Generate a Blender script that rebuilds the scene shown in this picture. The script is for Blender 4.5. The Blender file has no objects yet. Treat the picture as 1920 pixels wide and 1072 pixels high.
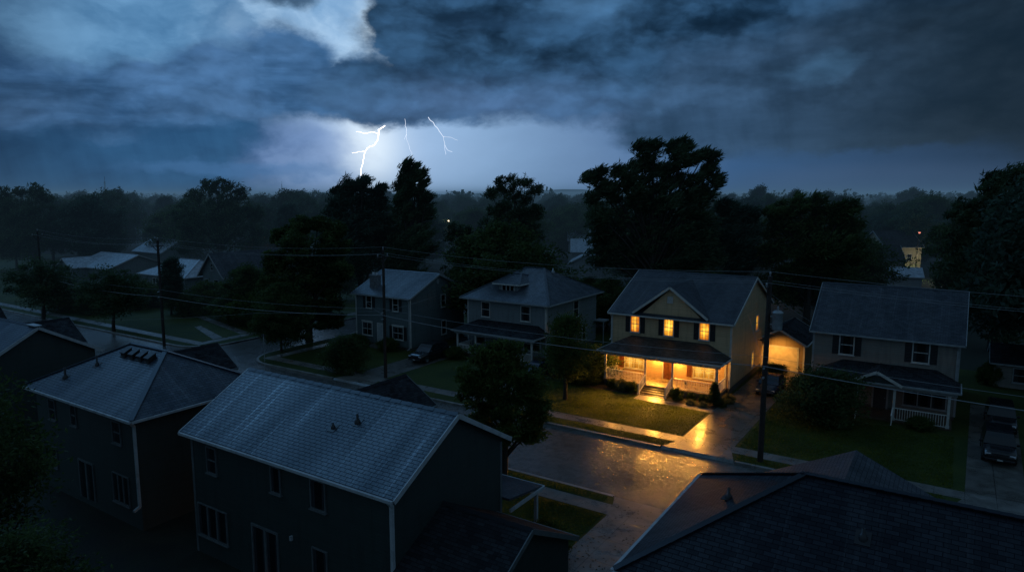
import bpy, math, random
import numpy as np
from mathutils import Vector, Matrix

scene = bpy.context.scene
COL = scene.collection
R = math.radians
ANG = R(33)                       # the street grid is turned 33 degrees
S = (math.cos(ANG), -math.sin(ANG))     # along the street
N = (math.sin(ANG), math.cos(ANG))      # away across the street
rnd = random.Random(5)


def W(a, b, z=0.0):
    return (a * S[0] + b * N[0], a * S[1] + b * N[1], z)


def AB(x, y):
    return (x * S[0] + y * S[1], x * N[0] + y * N[1])


# --------------------------------------------------------------- materials
class NT:
    def __init__(self, tree):
        self.t = tree
        self.n = tree.nodes
        self.l = tree.links

    def new(self, typ, **kw):
        nd = self.n.new(typ)
        for k, v in kw.items():
            setattr(nd, k, v)
        return nd

    def put(self, sock, v):
        if hasattr(v, 'node'):
            self.l.new(v, sock)
        elif isinstance(v, (tuple, list)):
            n = len(sock.default_value)
            v = tuple(v)
            sock.default_value = (v + (1.0,))[:n] if len(v) < n else v[:n]
        else:
            sock.default_value = v

    def m(self, op, a, b=0.0, c=0.0, clamp=False):
        nd = self.new('ShaderNodeMath', operation=op)
        nd.use_clamp = clamp
        self.put(nd.inputs[0], a)
        self.put(nd.inputs[1], b)
        self.put(nd.inputs[2], c)
        return nd.outputs[0]

    def mix(self, f, a, b, blend='MIX'):
        nd = self.new('ShaderNodeMix', data_type='RGBA', blend_type=blend)
        self.put(nd.inputs[0], f)
        self.put(nd.inputs[6], a)
        self.put(nd.inputs[7], b)
        return nd.outputs[2]

    def noise(self, vec, scale, detail=4, rough=0.55, dist=0.0):
        nd = self.new('ShaderNodeTexNoise')
        if vec is not None:
            self.put(nd.inputs['Vector'], vec)
        nd.inputs['Scale'].default_value = scale
        nd.inputs['Detail'].default_value = detail
        nd.inputs['Roughness'].default_value = rough
        nd.inputs['Distortion'].default_value = dist
        return nd.outputs[0]

    def billow(self, vec, scale, detail=5, rough=.5):
        """rounded heaps: inverted fractal smooth cells, 0..1"""
        nd = self.new('ShaderNodeTexVoronoi', feature='SMOOTH_F1', voronoi_dimensions='2D')
        nd.normalize = True
        self.put(nd.inputs['Vector'], vec)
        nd.inputs['Scale'].default_value = scale
        nd.inputs['Detail'].default_value = detail
        nd.inputs['Roughness'].default_value = rough
        nd.inputs['Lacunarity'].default_value = 2.1
        nd.inputs['Smoothness'].default_value = .55
        return self.m('SUBTRACT', 1.0, nd.outputs['Distance'])

    def step(self, x, lo, hi, smooth=True):
        nd = self.new('ShaderNodeMapRange')
        nd.interpolation_type = 'SMOOTHSTEP' if smooth else 'LINEAR'
        self.put(nd.inputs[0], x)
        nd.inputs[1].default_value = lo
        nd.inputs[2].default_value = hi
        return nd.outputs[0]

    def remap(self, x, lo, hi, a, b):
        nd = self.new('ShaderNodeMapRange')
        self.put(nd.inputs[0], x)
        for i, v in zip((1, 2, 3, 4), (lo, hi, a, b)):
            nd.inputs[i].default_value = v
        return nd.outputs[0]

    def xyz(self, v):
        nd = self.new('ShaderNodeSeparateXYZ')
        self.put(nd.inputs[0], v)
        return nd.outputs

    def comb(self, x, y, z):
        nd = self.new('ShaderNodeCombineXYZ')
        for i, v in enumerate((x, y, z)):
            self.put(nd.inputs[i], v)
        return nd.outputs[0]

    def scale(self, v, s):
        nd = self.new('ShaderNodeVectorMath', operation='MULTIPLY')
        self.put(nd.inputs[0], v)
        nd.inputs[1].default_value = s
        return nd.outputs[0]

    def bump(self, h, strength=0.3, dist=0.05, normal=None):
        nd = self.new('ShaderNodeBump')
        self.put(nd.inputs['Height'], h)
        nd.inputs['Strength'].default_value = strength
        nd.inputs['Distance'].default_value = dist
        if normal is not None:
            self.put(nd.inputs['Normal'], normal)
        return nd.outputs[0]


def new_mat(name):
    m = bpy.data.materials.new(name)
    m.use_nodes = True
    nt = NT(m.node_tree)
    bsdf = m.node_tree.nodes['Principled BSDF']
    return m, nt, bsdf


def rgb(c, k):
    return tuple(min(1, x * k) for x in c)


def basic(name, col, rough=0.5, var=0.3, scale=2.0, bump=0.15, bscale=25, metal=0.0, spec=0.5, bd=0.02):
    m, nt, b = new_mat(name)
    tc = nt.new('ShaderNodeTexCoord').outputs['Object']
    n = nt.noise(tc, scale, 5)
    nt.put(b.inputs['Base Color'], nt.mix(nt.step(n, .3, .7), rgb(col, 1 - var), rgb(col, 1 + var)))
    n2 = nt.noise(tc, bscale, 4)
    nt.put(b.inputs['Roughness'], nt.remap(n, .3, .7, max(.05, rough - .1), min(1, rough + .1)))
    if bump:
        nt.put(b.inputs['Normal'], nt.bump(n2, bump, bd))
    b.inputs['Metallic'].default_value = metal
    b.inputs['Specular IOR Level'].default_value = spec
    return m


def siding(name, col, pitch=0.15, rough=0.55):
    m, nt, b = new_mat(name)
    tc = nt.new('ShaderNodeTexCoord').outputs['Object']
    x, y, z = nt.xyz(tc)
    fr = nt.m('FRACT', nt.m('MULTIPLY', z, 1 / pitch))
    board = nt.m('FLOOR', nt.m('MULTIPLY', z, 1 / pitch))
    bv = nt.noise(nt.comb(nt.m('MULTIPLY', x, .15), nt.m('MULTIPLY', y, .15), nt.m('MULTIPLY', board, 3.7)), 1.0, 2)
    st = nt.noise(nt.scale(tc, (2.2, 2.2, .25)), 1.6, 5)
    c = nt.mix(bv, rgb(col, .78), rgb(col, 1.2))
    c = nt.mix(nt.m('MULTIPLY', nt.step(st, .45, .75), .45), c, rgb(col, .45))
    line = nt.step(fr, .86, 1.0)
    c = nt.mix(nt.m('MULTIPLY', line, .7), c, rgb(col, .25))
    nt.put(b.inputs['Base Color'], c)
    b.inputs['Roughness'].default_value = rough
    fine = nt.noise(nt.scale(tc, (3, 3, 30)), 8, 3)
    h = nt.m('ADD', nt.m('SUBTRACT', 1.0, fr), nt.m('MULTIPLY', fine, .12))
    nt.put(b.inputs['Normal'], nt.bump(h, .6, .03))
    return m


def shingles(name, col, rough=0.36, row=0.16, wet=1.0, spec=.6):
    m, nt, b = new_mat(name)
    uv = nt.new('ShaderNodeUVMap').outputs[0]
    wob = nt.new('ShaderNodeTexNoise')
    nt.put(wob.inputs['Vector'], uv)
    wob.inputs['Scale'].default_value = 1.1
    wob.inputs['Detail'].default_value = 3
    wv_ = nt.scale(wob.outputs['Color'], (.10, .055, 0))
    va = nt.new('ShaderNodeVectorMath', operation='ADD')
    nt.put(va.inputs[0], uv)
    nt.put(va.inputs[1], wv_)
    uv = va.outputs[0]
    br = nt.new('ShaderNodeTexBrick')
    nt.put(br.inputs['Vector'], uv)
    br.offset = .5
    br.inputs['Color1'].default_value = (0, 0, 0, 1)
    br.inputs['Color2'].default_value = (1, 1, 1, 1)
    br.inputs['Mortar'].default_value = (.5, .5, .5, 1)
    br.inputs['Scale'].default_value = 1.0
    br.inputs['Mortar Size'].default_value = .012
    br.inputs['Mortar Smooth'].default_value = .2
    br.inputs['Brick Width'].default_value = .34
    br.inputs['Row Height'].default_value = row
    u, v, _ = nt.xyz(uv)
    tone = nt.xyz(br.outputs['Color'])[0]
    stain = nt.noise(nt.scale(uv, (.9, .12, 1)), 1.1, 6, .65)
    blotch = nt.noise(uv, 0.7, 4, .6)
    c = nt.mix(tone, rgb(col, .74), rgb(col, 1.26))
    c = nt.mix(nt.m('MULTIPLY', nt.step(blotch, .4, .7), .5), c, rgb(col, .5))
    c = nt.mix(nt.m('MULTIPLY', br.outputs['Fac'], .55), c, rgb(col, .3))
    nt.put(b.inputs['Base Color'], c)
    # runs of water: narrow smoother bands down the slope, inside broader wet and dry zones
    runs = nt.noise(nt.scale(uv, (4.2, .10, 1)), 1.0, 6, .72, .25)
    runf = nt.step(runs, .54, .66)
    zone = nt.step(nt.noise(nt.scale(uv, (.55, .10, 1)), 1.0, 4, .6, .2), .40, .62)
    speck = nt.noise(uv, 9.0, 3, .7)
    rg = nt.remap(tone, 0, 1, rough - .02, rough + .05)
    rg = nt.m('SUBTRACT', rg, nt.m('MULTIPLY', runf, .10 * wet))
    rg = nt.m('ADD', rg, nt.remap(speck, .3, .7, -.05, .05))
    nt.put(b.inputs['Roughness'], rg)
    sp = nt.m('ADD', nt.m('MULTIPLY', runf, .55 * wet), nt.m('ADD', nt.m('MULTIPLY', tone, .12), spec - .28))
    sp = nt.m('ADD', sp, nt.m('MULTIPLY', zone, .38 * wet))
    nt.put(b.inputs['Specular IOR Level'], nt.m('MULTIPLY', sp, nt.m('SUBTRACT', 1.0, nt.m('MULTIPLY', br.outputs['Fac'], .8))))
    fv = nt.m('FRACT', nt.m('DIVIDE', v, row))
    h = nt.m('ADD', nt.m('SUBTRACT', 1.0, fv), nt.m('MULTIPLY', tone, .4))
    h = nt.m('ADD', h, nt.m('MULTIPLY', br.outputs['Fac'], -.9))
    h = nt.m('ADD', h, nt.m('MULTIPLY', speck, .5))
    nt.put(b.inputs['Normal'], nt.bump(h, .55, .025))
    return m


def foliage(name, c1, c2, rough=.45, scale=.45):
    m, nt, b = new_mat(name)
    tc = nt.new('ShaderNodeTexCoord').outputs['Object']
    n = nt.noise(tc, scale, 3)
    n2 = nt.noise(tc, scale * 9, 2)
    c = nt.mix(nt.step(n, .35, .68), c1, c2)
    c = nt.mix(nt.m('MULTIPLY', nt.step(n2, .5, .7), .5), c, rgb(c2, 1.7))
    nt.put(b.inputs['Base Color'], c)
    b.inputs['Roughness'].default_value = .62
    b.inputs['Specular IOR Level'].default_value = .18
    return m


def translucent(m, amount, tint=1.6):
    """let light through thin blades and leaves"""
    nt = NT(m.node_tree)
    b = m.node_tree.nodes['Principled BSDF']
    out = m.node_tree.nodes['Material Output']
    tl = nt.new('ShaderNodeBsdfTranslucent')
    c = b.inputs['Base Color'].links[0].from_socket
    nt.put(tl.inputs['Color'], nt.mix(1.0, c, (tint, tint, tint * .8), 'MULTIPLY'))
    mx = nt.new('ShaderNodeMixShader')
    mx.inputs[0].default_value = amount
    nt.l.new(b.outputs[0], mx.inputs[1])
    nt.l.new(tl.outputs[0], mx.inputs[2])
    nt.l.new(mx.outputs[0], out.inputs['Surface'])
    return m


def emit(name, col, strength):
    m, nt, b = new_mat(name)
    b.inputs['Base Color'].default_value = (.02, .02, .02, 1)
    tc = nt.new('ShaderNodeTexCoord').outputs['Object']
    n = nt.noise(tc, 6, 2)
    nt.put(b.inputs['Emission Color'], col)
    nt.put(b.inputs['Emission Strength'], nt.m('MULTIPLY', nt.remap(n, .3, .7, .85, 1.1), strength))
    return m


def lit_pane(name, strength=1.0, hi=(1.0, .52, .045), lo=(.9, .26, .015)):
    """lamplit glass with drawn sheer curtains: folds and a brighter middle"""
    m, nt, b = new_mat(name)
    uv = nt.new('ShaderNodeUVMap').outputs[0]
    u, v, _ = nt.xyz(uv)
    tc = nt.new('ShaderNodeTexCoord').outputs['Object']
    fold = nt.noise(nt.scale(tc, (9, 9, .5)), 1.0, 3)
    big = nt.noise(tc, 1.6, 2)
    rad = nt.m('ADD', nt.m('POWER', nt.m('MULTIPLY', nt.m('SUBTRACT', u, .5), 1.5), 2), nt.m('POWER', nt.m('MULTIPLY', nt.m('SUBTRACT', v, .55), 1.2), 2))
    g = nt.m('SUBTRACT', 1.15, nt.m('MULTIPLY', rad, 1.1))
    g = nt.m('MULTIPLY', g, nt.remap(fold, .3, .7, .7, 1.12))
    g = nt.m('MULTIPLY', g, nt.remap(big, .3, .7, .7, 1.15))
    nt.put(b.inputs['Emission Color'], nt.mix(nt.step(g, .45, 1.0), lo, hi))
    nt.put(b.inputs['Emission Strength'], nt.m('MULTIPLY', g, strength))
    b.inputs['Base Color'].default_value = (.03, .02, .01, 1)
    b.inputs['Roughness'].default_value = .08
    return m


def dark_pane(name):
    m, nt, b = new_mat(name)
    uv = nt.new('ShaderNodeUVMap').outputs[0]
    u, v, _ = nt.xyz(uv)
    tc = nt.new('ShaderNodeTexCoord').outputs['Object']
    n = nt.noise(nt.scale(tc, (7, 7, .4)), 1.0, 2)
    cur = nt.m('MULTIPLY', nt.step(nt.m('ABSOLUTE', nt.m('SUBTRACT', u, .5)), .22, .34), nt.remap(n, .3, .7, .4, 1.0))
    nt.put(b.inputs['Base Color'], nt.mix(nt.m('MULTIPLY', cur, .5), (.008, .011, .014), (.09, .10, .11)))
    wob = nt.noise(tc, 1.3, 2)
    nt.put(b.inputs['Normal'], nt.bump(wob, .08, .05))
    b.inputs['Roughness'].default_value = .06
    b.inputs['Specular IOR Level'].default_value = .6
    return m


M = {}
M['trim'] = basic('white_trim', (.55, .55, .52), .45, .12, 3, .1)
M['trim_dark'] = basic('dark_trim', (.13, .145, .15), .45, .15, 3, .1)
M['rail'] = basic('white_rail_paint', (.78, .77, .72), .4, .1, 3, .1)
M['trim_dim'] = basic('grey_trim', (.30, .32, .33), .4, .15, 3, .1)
M['gutter'] = basic('gutter_metal', (.42, .45, .47), .3, .12, 2, .05)
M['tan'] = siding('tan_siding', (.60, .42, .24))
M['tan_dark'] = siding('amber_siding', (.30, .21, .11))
M['slate'] = siding('slate_siding', (.026, .043, .040), .13)
M['greygreen'] = siding('grey_green_siding', (.12, .155, .16), .14)
M['grey'] = siding('grey_siding', (.20, .23, .24), .14)
M['greige'] = siding('greige_siding', (.22, .20, .175), .15)
M['cream'] = siding('cream_siding', (.42, .36, .24), .16)
M['roof_a'] = shingles('wet_slate_shingles', (.036, .054, .078), .40, .17, 1.0, .62)
M['roof_b'] = shingles('wet_grey_shingles', (.055, .064, .078), .42, .16, .8, .5)
M['roof_c'] = shingles('damp_brown_shingles', (.07, .062, .055), .55, .16, .25, .3)
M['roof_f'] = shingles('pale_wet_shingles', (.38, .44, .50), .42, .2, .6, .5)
M['roof_g'] = shingles('mid_wet_shingles', (.10, .12, .145), .40, .2, .9, .62)
M['roof_e'] = shingles('dimmed_wet_shingles', (.018, .022, .03), .34, .15, .45, .38)  # colour darkened to stand in for light falling off to the right
M['roof_d'] = shingles('dull_dark_shingles', (.03, .033, .038), .6, .16, .25, .25)
M['shutter'] = basic('dark_shutter', (.02, .022, .025), .5, .2, 4, .2, 40)
M['pane'] = dark_pane('dark_glass')
M['lit'] = lit_pane('lamplit_glass', 1.55)
M['lit_b'] = lit_pane('lamplit_glass_gold', 1.75, (1, .60, .07), (1, .38, .025))
M['lit_c'] = lit_pane('lamplit_glass_amber', 1.35, (1, .50, .05), (.85, .20, .012))
M['lit_soft'] = lit_pane('lamplit_side_glass', .8)
M['lit_porch'] = lit_pane('lamplit_porch_glass', 1.0, (1, .58, .10), (.95, .36, .03))
M['wood'] = basic('porch_boards', (.30, .23, .15), .3, .2, 2, .25, 12)
M['step'] = basic('dark_steps', (.10, .075, .05), .35, .25, 3, .2, 15)
M['door_red'] = basic('red_wood_door', (.13, .04, .015), .35, .25, 4, .15, 14)
M['door_dark'] = basic('dark_door', (.06, .06, .065), .4, .2, 4, .1)
M['door_pale'] = basic('pale_door', (.4, .42, .43), .4, .15, 4, .1)
M['garage_door'] = basic('cream_garage_door', (.66, .56, .40), .45, .12, 2, .1)
M['found'] = basic('foundation_stone', (.10, .09, .08), .6, .35, 3, .5, 8, bd=.05)
M['brick'] = basic('chimney_masonry', (.16, .17, .18), .55, .35, 5, .5, 14)
M['metal_dark'] = basic('dark_metal', (.018, .018, .02), .4, .2, 4, .1)
M['metal'] = basic('galvanised_metal', (.35, .38, .40), .35, .15, 4, .1, metal=.3)
M['pole'] = basic('tarred_pole_wood', (.028, .022, .018), .6, .4, 3, .4, 18)
M['wire'] = basic('wet_cable', (.30, .32, .34), .8, .1, 3, 0, spec=.1)
M['ceramic'] = basic('insulator_ceramic', (.35, .36, .38), .2, .1, 3, 0)
M['bark'] = basic('wet_bark', (.03, .024, .018), .6, .4, 3, .6, 12, bd=.05)
M['leaf_dark'] = foliage('dark_leaves', (.028, .052, .030), (.085, .125, .065))
M['leaf_mid'] = foliage('green_leaves', (.028, .05, .018), (.085, .125, .045))
M['leaf_blue'] = foliage('blue_green_leaves', (.025, .048, .035), (.065, .105, .075))
M['leaf_yard'] = foliage('garden_leaves', (.03, .055, .012), (.09, .13, .035), .4, 1.2)
M['leaf_pale'] = foliage('pale_leaves', (.10, .12, .05), (.22, .22, .11), .5, 2)
for k_ in ('leaf_yard', 'leaf_pale', 'leaf_mid', 'leaf_dark', 'leaf_blue'):
    translucent(M[k_], .35, 1.5)
M['rubber'] = basic('tyre_rubber', (.015, .015, .016), .7, .2, 10, .2)
M['rim'] = basic('wheel_rim', (.25, .26, .27), .3, .1, 5, 0, metal=.7)
M['orange_reflection'] = emit('reflection_emission', (1, .25, .05), 2.2)  # emission standing in for an orange reflection
M['lamp_white'] = emit('lamp_glow', (1.0, .62, .22), 30)


def car_paint(name, col):
    m = basic(name, col, .22, .1, 2, 0)
    m.node_tree.nodes['Principled BSDF'].inputs['Coat Weight'].default_value = .25
    return m


# --------------------------------------------------------------- mesh builder
OFF = {}          # grid offset of each grid-built root


class MB:
    def __init__(self):
        self.v, self.f, self.uv, self.sm = [], [], [], []

    def poly(self, pts, uv=None, smooth=False):
        i = len(self.v)
        self.v.extend([tuple(p) for p in pts])
        self.f.append(tuple(range(i, i + len(pts))))
        self.uv.append(uv or [(0, 0)] * len(pts))
        self.sm.append(smooth)

    def faces(self, pts, fs, smooth=False):
        i = len(self.v)
        self.v.extend([tuple(p) for p in pts])
        for f in fs:
            self.f.append(tuple(i + k for k in f))
            self.uv.append([(0, 0)] * len(f))
            self.sm.append(smooth)

    def box(self, x0, x1, y0, y1, z0, z1, fn=None):
        x0, x1 = min(x0, x1), max(x0, x1)
        y0, y1 = min(y0, y1), max(y0, y1)
        z0, z1 = min(z0, z1), max(z0, z1)
        p = [(x0, y0, z0), (x1, y0, z0), (x1, y1, z0), (x0, y1, z0), (x0, y0, z1), (x1, y0, z1), (x1, y1, z1), (x0, y1, z1)]
        fs = [(0, 3, 2, 1), (4, 5, 6, 7), (0, 1, 5, 4), (1, 2, 6, 5), (2, 3, 7, 6), (3, 0, 4, 7)]
        if fn:
            p = [fn(*q) for q in p]
        self.faces(p, fs)
        return self

    def bar(self, p, q, w, h=None, up=(0, 0, 1)):
        """square bar from p to q"""
        h = h or w
        p, q = Vector(p), Vector(q)
        d = (q - p).normalized()
        u = Vector(up)
        if abs(d.dot(u)) > .98:
            u = Vector((1, 0, 0))
        s = d.cross(u).normalized()
        u = s.cross(d)
        c = []
        for e in (p, q):
            for i, j in ((-1, -1), (1, -1), (1, 1), (-1, 1)):
                c.append(e + s * (w / 2 * i) + u * (h / 2 * j))
        self.faces(c, [(0, 1, 2, 3), (7, 6, 5, 4), (0, 4, 5, 1), (1, 5, 6, 2), (2, 6, 7, 3), (3, 7, 4, 0)])
        return self

    def tube(self, pts, rad, n=8, cap=True):
        pts = [Vector(p) for p in pts]
        if not isinstance(rad, (list, tuple)):
            rad = [rad] * len(pts)
        rings = []
        ref = None
        for i, p in enumerate(pts):
            d = (pts[min(i + 1, len(pts) - 1)] - pts[max(i - 1, 0)])
            d = d.normalized() if d.length > 1e-6 else Vector((0, 0, 1))
            if ref is None:
                ref = Vector((1, 0, 0)) if abs(d.x) < .9 else Vector((0, 1, 0))
            s = d.cross(ref).normalized()
            t = d.cross(s).normalized()
            ref = s.cross(d)
            rings.append([p + (s * math.cos(2 * math.pi * k / n) + t * math.sin(2 * math.pi * k / n)) * rad[i] for k in range(n)])
        v = [q for r in rings for q in r]
        f = []
        for i in range(len(rings) - 1):
            for k in range(n):
                k2 = (k + 1) % n
                f.append((i * n + k, i * n + k2, (i + 1) * n + k2, (i + 1) * n + k))
        self.faces(v, f, True)
        if cap:
            self.poly(rings[0])
            self.poly(list(reversed(rings[-1])))
        return self

    def lathe(self, prof, c=(0, 0, 0), n=12):
        """prof: list of (r, z)"""
        v, f = [], []
        for r, z in prof:
            for k in range(n):
                a = 2 * math.pi * k / n
                v.append((c[0] + r * math.cos(a), c[1] + r * math.sin(a), c[2] + z))
        for i in range(len(prof) - 1):
            for k in range(n):
                k2 = (k + 1) % n
                f.append((i * n + k, i * n + k2, (i + 1) * n + k2, (i + 1) * n + k))
        self.faces(v, f, True)
        return self

    def slab(self, pts, thick=.14, e=None):
        """roof plane: top polygon (counter clockwise from above) with uv along the eave (first edge) and up the slope"""
        P = [Vector(p) for p in pts]
        o = P[0]
        ex = (P[1] - P[0]).normalized()
        nrm = ex.cross(P[-1] - P[0]).normalized()
        ey = nrm.cross(ex)
        uv = [((p - o).dot(ex), (p - o).dot(ey)) for p in P]
        k = (hash((round(o.x, 2), round(o.y, 2))) % 97) * .34
        uv = [(a + k, b_) for a, b_ in uv]
        self.poly(P, uv)
        B = [p - Vector((0, 0, thick)) for p in P]
        self.poly(list(reversed(B)))
        n = len(P)
        for i in range(n):
            j = (i + 1) % n
            self.poly([P[j], P[i], B[i], B[j]])
        return self

    def build(self, name, mat, parent=None, origin=None, bevel=0):
        """link as ONE mesh object; grid coordinates unless the parent is a free root"""
        me = bpy.data.meshes.new(name)
        off = (0, 0, 0)
        if origin is not None:
            off = origin
        elif parent is not None:
            p = parent
            while p is not None and p not in OFF:
                p = p.parent
            off = OFF.get(p, (0, 0, 0))
        me.from_pydata([(x - off[0], y - off[1], z - off[2]) for x, y, z in self.v], [], self.f)
        uvl = me.uv_layers.new(name='UVMap')
        flat = [c for u in self.uv for q in u for c in q]
        uvl.data.foreach_set('uv', flat)
        me.polygons.foreach_set('use_smooth', self.sm)
        me.materials.append(mat)
        me.update()
        o = bpy.data.objects.new(name, me)
        COL.objects.link(o)
        if bevel:
            md = o.modifiers.new('bevel', 'BEVEL')
            md.width = bevel
            md.segments = 2
            md.limit_method = 'ANGLE'
        if parent is not None:
            o.parent = parent
        if origin is not None:      # top-level mesh in grid coordinates
            o.location = W(origin[0], origin[1], origin[2])
            o.rotation_euler = (0, 0, -ANG)
        return o


def tag(o, label=None, cat=None, group=None, kind=None):
    if label:
        o['label'] = label
    if cat:
        o['category'] = cat
    if group:
        o['group'] = group
    if kind:
        o['kind'] = kind
    return o


def groot(name, label, cat, a, b, z=0.0, group=None):
    o = bpy.data.objects.new(name, None)
    COL.objects.link(o)
    o.location = W(a, b, z)
    o.rotation_euler = (0, 0, -ANG)
    OFF[o] = (a, b, z)
    return tag(o, label, cat, group)


def froot(name, label, cat, loc, rz=0.0, group=None):
    o = bpy.data.objects.new(name, None)
    COL.objects.link(o)
    o.location = loc
    o.rotation_euler = (0, 0, rz)
    OFF[o] = (0, 0, 0)
    return tag(o, label, cat, group)


def children(o):
    return [c for c in bpy.data.objects if c.parent == o]


def copy_tree(o, parent=None, kids=None):
    c = o.copy()
    COL.objects.link(c)
    c.parent = parent
    for ch in children(o):
        copy_tree(ch, c)
    return c


# --------------------------------------------------------------- house kit
class Face:
    """a wall plane: maps (u along, d outward, z) to grid coordinates"""

    def __init__(self, side, at):
        self.side, self.at = side, at

    def __call__(self, u, d, z):
        s = self.side
        if s == '-n':
            return (u, self.at - d, z)
        if s == '+n':
            return (u, self.at + d, z)
        if s == '+s':
            return (self.at + d, u, z)
        return (self.at - d, u, z)


def window(root, F, u0, u1, z0, z1, pane='pane', trim='trim', cols=2, rows=2, split=1, shutters=0, head=False, sill=True, label=None, fw=.08):
    """split: number of sashes side by side"""
    f = MB()
    B = lambda *q: f.box(*q, fn=F)
    B(u0 - fw, u0, 0.003, .07, z0 - fw, z1 + fw)
    B(u1, u1 + fw, 0.003, .07, z0 - fw, z1 + fw)
    B(u0, u1, 0.003, .07, z1, z1 + fw)
    B(u0, u1, 0.003, .07, z0 - fw, z0)
    if head:
        B(u0 - fw - .06, u1 + fw + .06, 0.003, .10, z1 + fw, z1 + fw + .14)
    w = (u1 - u0) / split
    for s in range(split):
        a0, a1 = u0 + s * w, u0 + (s + 1) * w
        if s:
            B(a0 - .04, a0 + .04, .004, .06, z0, z1)
        zm = (z0 + z1) / 2
        if rows > 1:
            B(a0 + .04, a1 - .04, .004, .055, zm - .028, zm + .028)
        for c in range(1, cols):
            x = a0 + (a1 - a0) * c / cols
            B(x - .012, x + .012, .004, .04, z0, z1)
        for r in range(1, rows):
            if abs(r / rows - .5) < .01:
                continue
            z = z0 + (z1 - z0) * r / rows
            B(a0 + .04, a1 - .04, .004, .038, z - .012, z + .012)
    o = f.build('window', M[trim], root)
    if label:
        o['label'] = label
    p = MB()
    for s in range(split):
        a0, a1 = u0 + s * w, u0 + (s + 1) * w
        p.poly([F(a0, .015, z0), F(a1, .015, z0), F(a1, .015, z1), F(a0, .015, z1)], [(0, 0), (1, 0), (1, 1), (0, 1)])
    p.build('pane', M[pane], o)
    if sill:
        MB().box(u0 - fw - .05, u1 + fw + .05, .003, .13, z0 - fw - .05, z0 - fw - .002, fn=F).build('sill', M[trim], o)
    if shutters:
        for q0, q1 in ((u0 - fw - .03 - shutters, u0 - fw - .03), (u1 + fw + .03, u1 + fw + .03 + shutters)):
            s = MB()
            s.box(q0, q0 + .06, .004, .05, z0 - fw, z1 + fw, fn=F)
            s.box(q1 - .06, q1, .004, .05, z0 - fw, z1 + fw, fn=F)
            zz = z0 - fw
            for k in range(14):
                h = (z1 - z0 + 2 * fw) / 14
                s.box(q0 + .06, q1 - .06, .004, .03 + .012 * (k % 2), zz + k * h, zz + (k + 1) * h - .01, fn=F)
            s.build('shutter', M['shutter'], root)
    return o


def ax(axis, t, o, z):
    return (t, o, z) if axis == 's' else (o, t, z)


def gable_roof(root, axis, e0, e1, c, half, ze, zr, mat, trim='gutter', cap=True, gut=True, name='roof', boards=(1, 1), vent=False, halves=None):
    h0, h1 = halves or (half, half)
    P = lambda t, o, z: ax(axis, t, o, z)
    r = MB()
    flip = axis == 'n'
    s1 = [P(e0, c - h0, ze), P(e1, c - h0, ze), P(e1, c, zr), P(e0, c, zr)]
    s2 = [P(e1, c + h1, ze), P(e0, c + h1, ze), P(e0, c, zr), P(e1, c, zr)]
    if flip:
        s1 = [s1[1], s1[0], s1[3], s1[2]]
        s2 = [s2[1], s2[0], s2[3], s2[2]]
    r.slab(s1)
    r.slab(s2)
    ro = r.build(name, M[mat], root)
    if cap:
        k = MB()
        n = max(2, int((e1 - e0) / .3))
        for i in range(n):
            t0, t1 = e0 + (e1 - e0) * i / n, e0 + (e1 - e0) * (i + 1) / n
            dz = .018 + .014 * (i % 2)
            sl0 = (zr - ze) / h0
            sl1 = (zr - ze) / h1
            k.faces([P(t0, c - .16, zr - .16 * sl0 + dz), P(t1, c - .16, zr - .16 * sl0 + dz), P(t1, c, zr + dz + .012), P(t0, c, zr + dz + .012),
                     P(t0, c + .16, zr - .16 * sl1 + dz), P(t1, c + .16, zr - .16 * sl1 + dz)], [(0, 1, 2, 3), (3, 2, 5, 4)])
        k.build('ridge_cap', M[mat], ro)
    if gut:
        for sgn, hh in ((-1, h0), (1, h1)):
            o = c + sgn * hh
            g = MB()
            a, b_ = sorted((o + sgn * .003, o + sgn * .12))
            if axis == 's':
                g.box(e0 + .02, e1 - .02, a, b_, ze - .15, ze - .035)
            else:
                g.box(a, b_, e0 + .02, e1 - .02, ze - .15, ze - .035)
            g.build('gutter', M[trim], root)
    for i, (t, d) in enumerate(((e0, -1), (e1, 1))):
        if not boards[i]:
            continue
        g = MB()
        for sgn, hh in ((-1, h0), (1, h1)):
            A, B_ = Vector(P(t + d * .02, c + sgn * hh, ze - .10)), Vector(P(t + d * .02, c + sgn * .0, zr - .10))
            g.bar(A, B_, .045, .20)
        g.build('bargeboard', M[trim], root)
    return ro


def hip_roof(root, a0, a1, b0, b1, ze, zr, r0, r1, mat, trim='gutter', name='roof', rb=None):
    """ridge along s from r0 to r1"""
    bm = (b0 + b1) / 2 if rb is None else rb
    r = MB()
    A, B_, C_, D = (a0, b0, ze), (a1, b0, ze), (a1, b1, ze), (a0, b1, ze)
    P, Q = (r0, bm, zr), (r1, bm, zr)
    r.slab([A, B_, Q, P])
    r.slab([B_, C_, Q])
    r.slab([C_, D, P, Q])
    r.slab([D, A, P])
    ro = r.build(name, M[mat], root)
    k = MB()
    for p, q in ((P, Q), (A, P), (B_, Q), (C_, Q), (D, P)):
        p, q = Vector(p), Vector(q)
        n = max(2, int((q - p).length / .3))
        for i in range(n):
            u, w = p.lerp(q, i / n), p.lerp(q, (i + 1) / n)
            u = u + Vector((0, 0, .02))
            w = w + Vector((0, 0, .02 + .012))
            k.bar(u, w, .24, .03)
    k.build('ridge_cap', M[mat], ro)
    for nm, q in (('gutter', (a0, a1, b0 - .12, b0 - .003)), ('gutter', (a0, a1, b1 + .003, b1 + .12)),
                  ('gutter', (a0 - .12, a0 - .003, b0, b1)), ('gutter', (a1 + .003, a1 + .12, b0, b1))):
        MB().box(*q, ze - .15, ze - .03).build(nm, M[trim], root)
    return ro


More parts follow.
